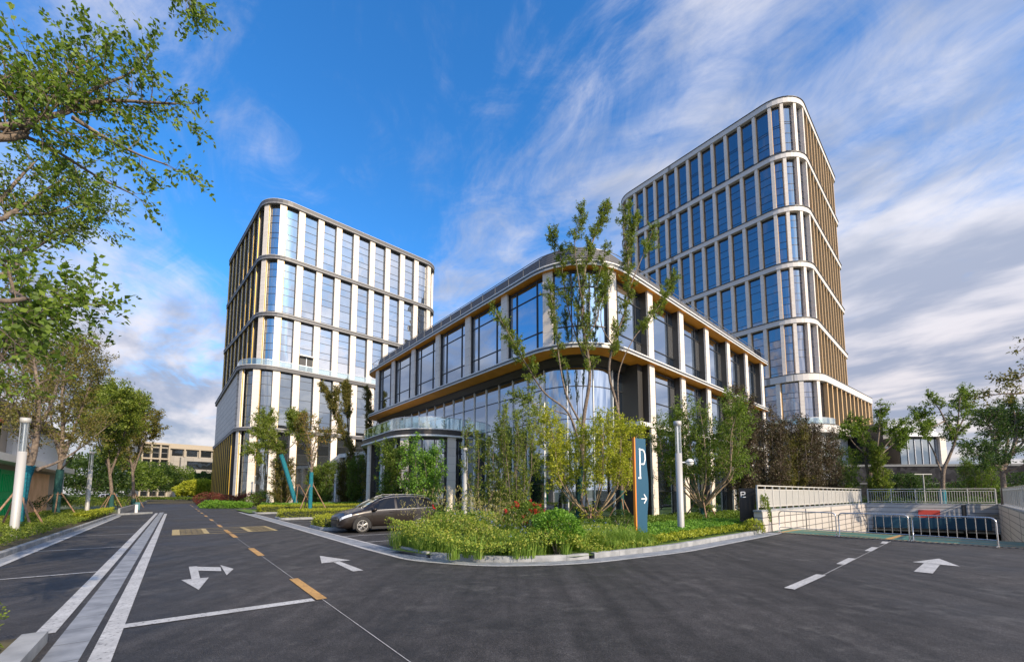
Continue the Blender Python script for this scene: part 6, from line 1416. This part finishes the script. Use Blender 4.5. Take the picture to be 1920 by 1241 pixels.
rt('dense dark green tree filling the right edge above the ramp', 1880, 30, [([(1880, 890), (1870, 850), (1860, 810), (1850, 790)], .17), ([(1880, 880), (1900, 840), (1905, 800), (1900, 765)], .15), ([(1890, 860), (1925, 820), (1940, 780)], .1), ([(1878, 880), (1850, 860, -1), (1825, 850, -2)], .09), ([(1880, 870), (1890, 820, 2), (1880, 780, 2)], .1), ([(1880, 885), (1925, 870, -1), (1960, 850, -1)], .1)], 97, 'leaf_dark', **{**kw, 'L1': 1.5, 'L2': .7, 'lpt': 26, 'b1': 11, 'f0': .35, 'leaf': .13, 'up': .3})
p = D(1835, 930, 45); p.z = .2
multi('bare stemmed bush against the dark stone wall, left of the dense green tree', 1835, 930, 9, .5, 5.4, 'leaf_green', 98, .14, 12, 1.2, .6, 10, .05, .4, bark='bark', start=.5, spread=.25, pos=p)
# near branch entering from the right edge
b = Vector((19.5, 11.5, 0)); top = b+Vector((0, 0, 5.2))
t_, k = tree('thin branch with small leaf tufts reaching in from the right edge', b, [([b, b+Vector((0, .1, 3)), top], .14), ([top]+[D(*q) for q in [(1990, 700, 12.5), (1925, 735, 12.6), (1880, 738, 12.6), (1840, 744, 12.6)]], .04), ([top]+[D(*q) for q in [(1980, 650, 12.5), (1935, 690, 12.4), (1905, 712, 12.3), (1880, 710, 12.3)]], .04), ([D(1970, 620, 12.4), D(1935, 640, 12.4), D(1915, 655, 12.3)], .03)],
    'leaf_olive', 99, b1=10, L1=.45, b2=3, L2=.22, lpt=12, leaf=.085, spread=.07, f0=.55, up=.1, twigr=.006, minz=4.3, cluster=.8); tot += k
# --- far trees behind the road end
for i, (u, Y, r_, h, m_, lab) in enumerate([(325, 125, 6.5, 9.3, 'leaf_green', 'rounded green tree in front of the far beige building, leftmost'), (352, 128, 5.5, 8.0, 'leaf_green', 'rounded green tree in the middle before the far beige building'), (385, 128, 5.0, 7.8, 'leaf_dark', 'rounded green tree beside the gold fins'), (378, 112, 4.2, 5.2, 'leaf_yellow', 'low yellowish tree left of the gold fins'),
        (355, 112, 3.0, 4.4, 'leaf_yellow', 'smaller yellowish tree in front of the round green trees'), (290, 120, 6, 9.8, 'leaf_dark', 'dark green round tree behind the left row of trees'), (240, 95, 6, 9, 'leaf_green', 'broad green tree behind the fourth tree of the left row'), (195, 85, 6, 9.6, 'leaf_green', 'broad green tree behind the third tree of the left row'), (160, 75, 5, 8.6, 'leaf_dark', 'dark green tree beside the gatehouse')]):
    p = D(u, 930, Y); p.z = 0
    th = bush(lab, (p.x, p.y, h*.55), r_, r_*.9, h*.45, m_, 7000, .42, name='round_tree', cat='tree', lump=.16, group='round trees beyond the road')
patch('far_hedge', WP, (-110, -68, 96, 100), 9000, lambda x, y: .9, M['leaf_green'], .3, 'low dark hedge in front of the far parked cars', 'hedge', None)
patch('far_trees', WP, (-190, 260, 178, 190), 30000, lambda x, y: 5.5+1.5*math.sin(x*.13)+1.2*math.sin(x*.31+1), M['leaf_dark'], 1.1, 'far belt of trees along the horizon', None, 'stuff', fill=1.)
patch('garden_shrubs', WP, (24, 62, 40, 50), 22000, lambda x, y: .9+.5*math.sin(x*.9)*math.sin(y*1.1), M['leaf_dark'], .16, 'dark low shrubs behind the ramp railings', None, 'stuff', .1, inside=lambda x, y: not (toR((x, y))[0] > .4 and toR((x, y))[0] < 10.6 and toR((x, y))[1] < 47.5))
patch('tall_shrubs', WP, (52, 82, 57, 62), 20000, lambda x, y: 3.4+1.3*math.sin(x*.5)*math.sin(x*.23+1), [M['leaf_dark'], M['leaf_purple']], .24, 'tall dark shrubs in front of the dark stone wall', None, 'stuff', .1, fill=.95)
print('leaves', tot)
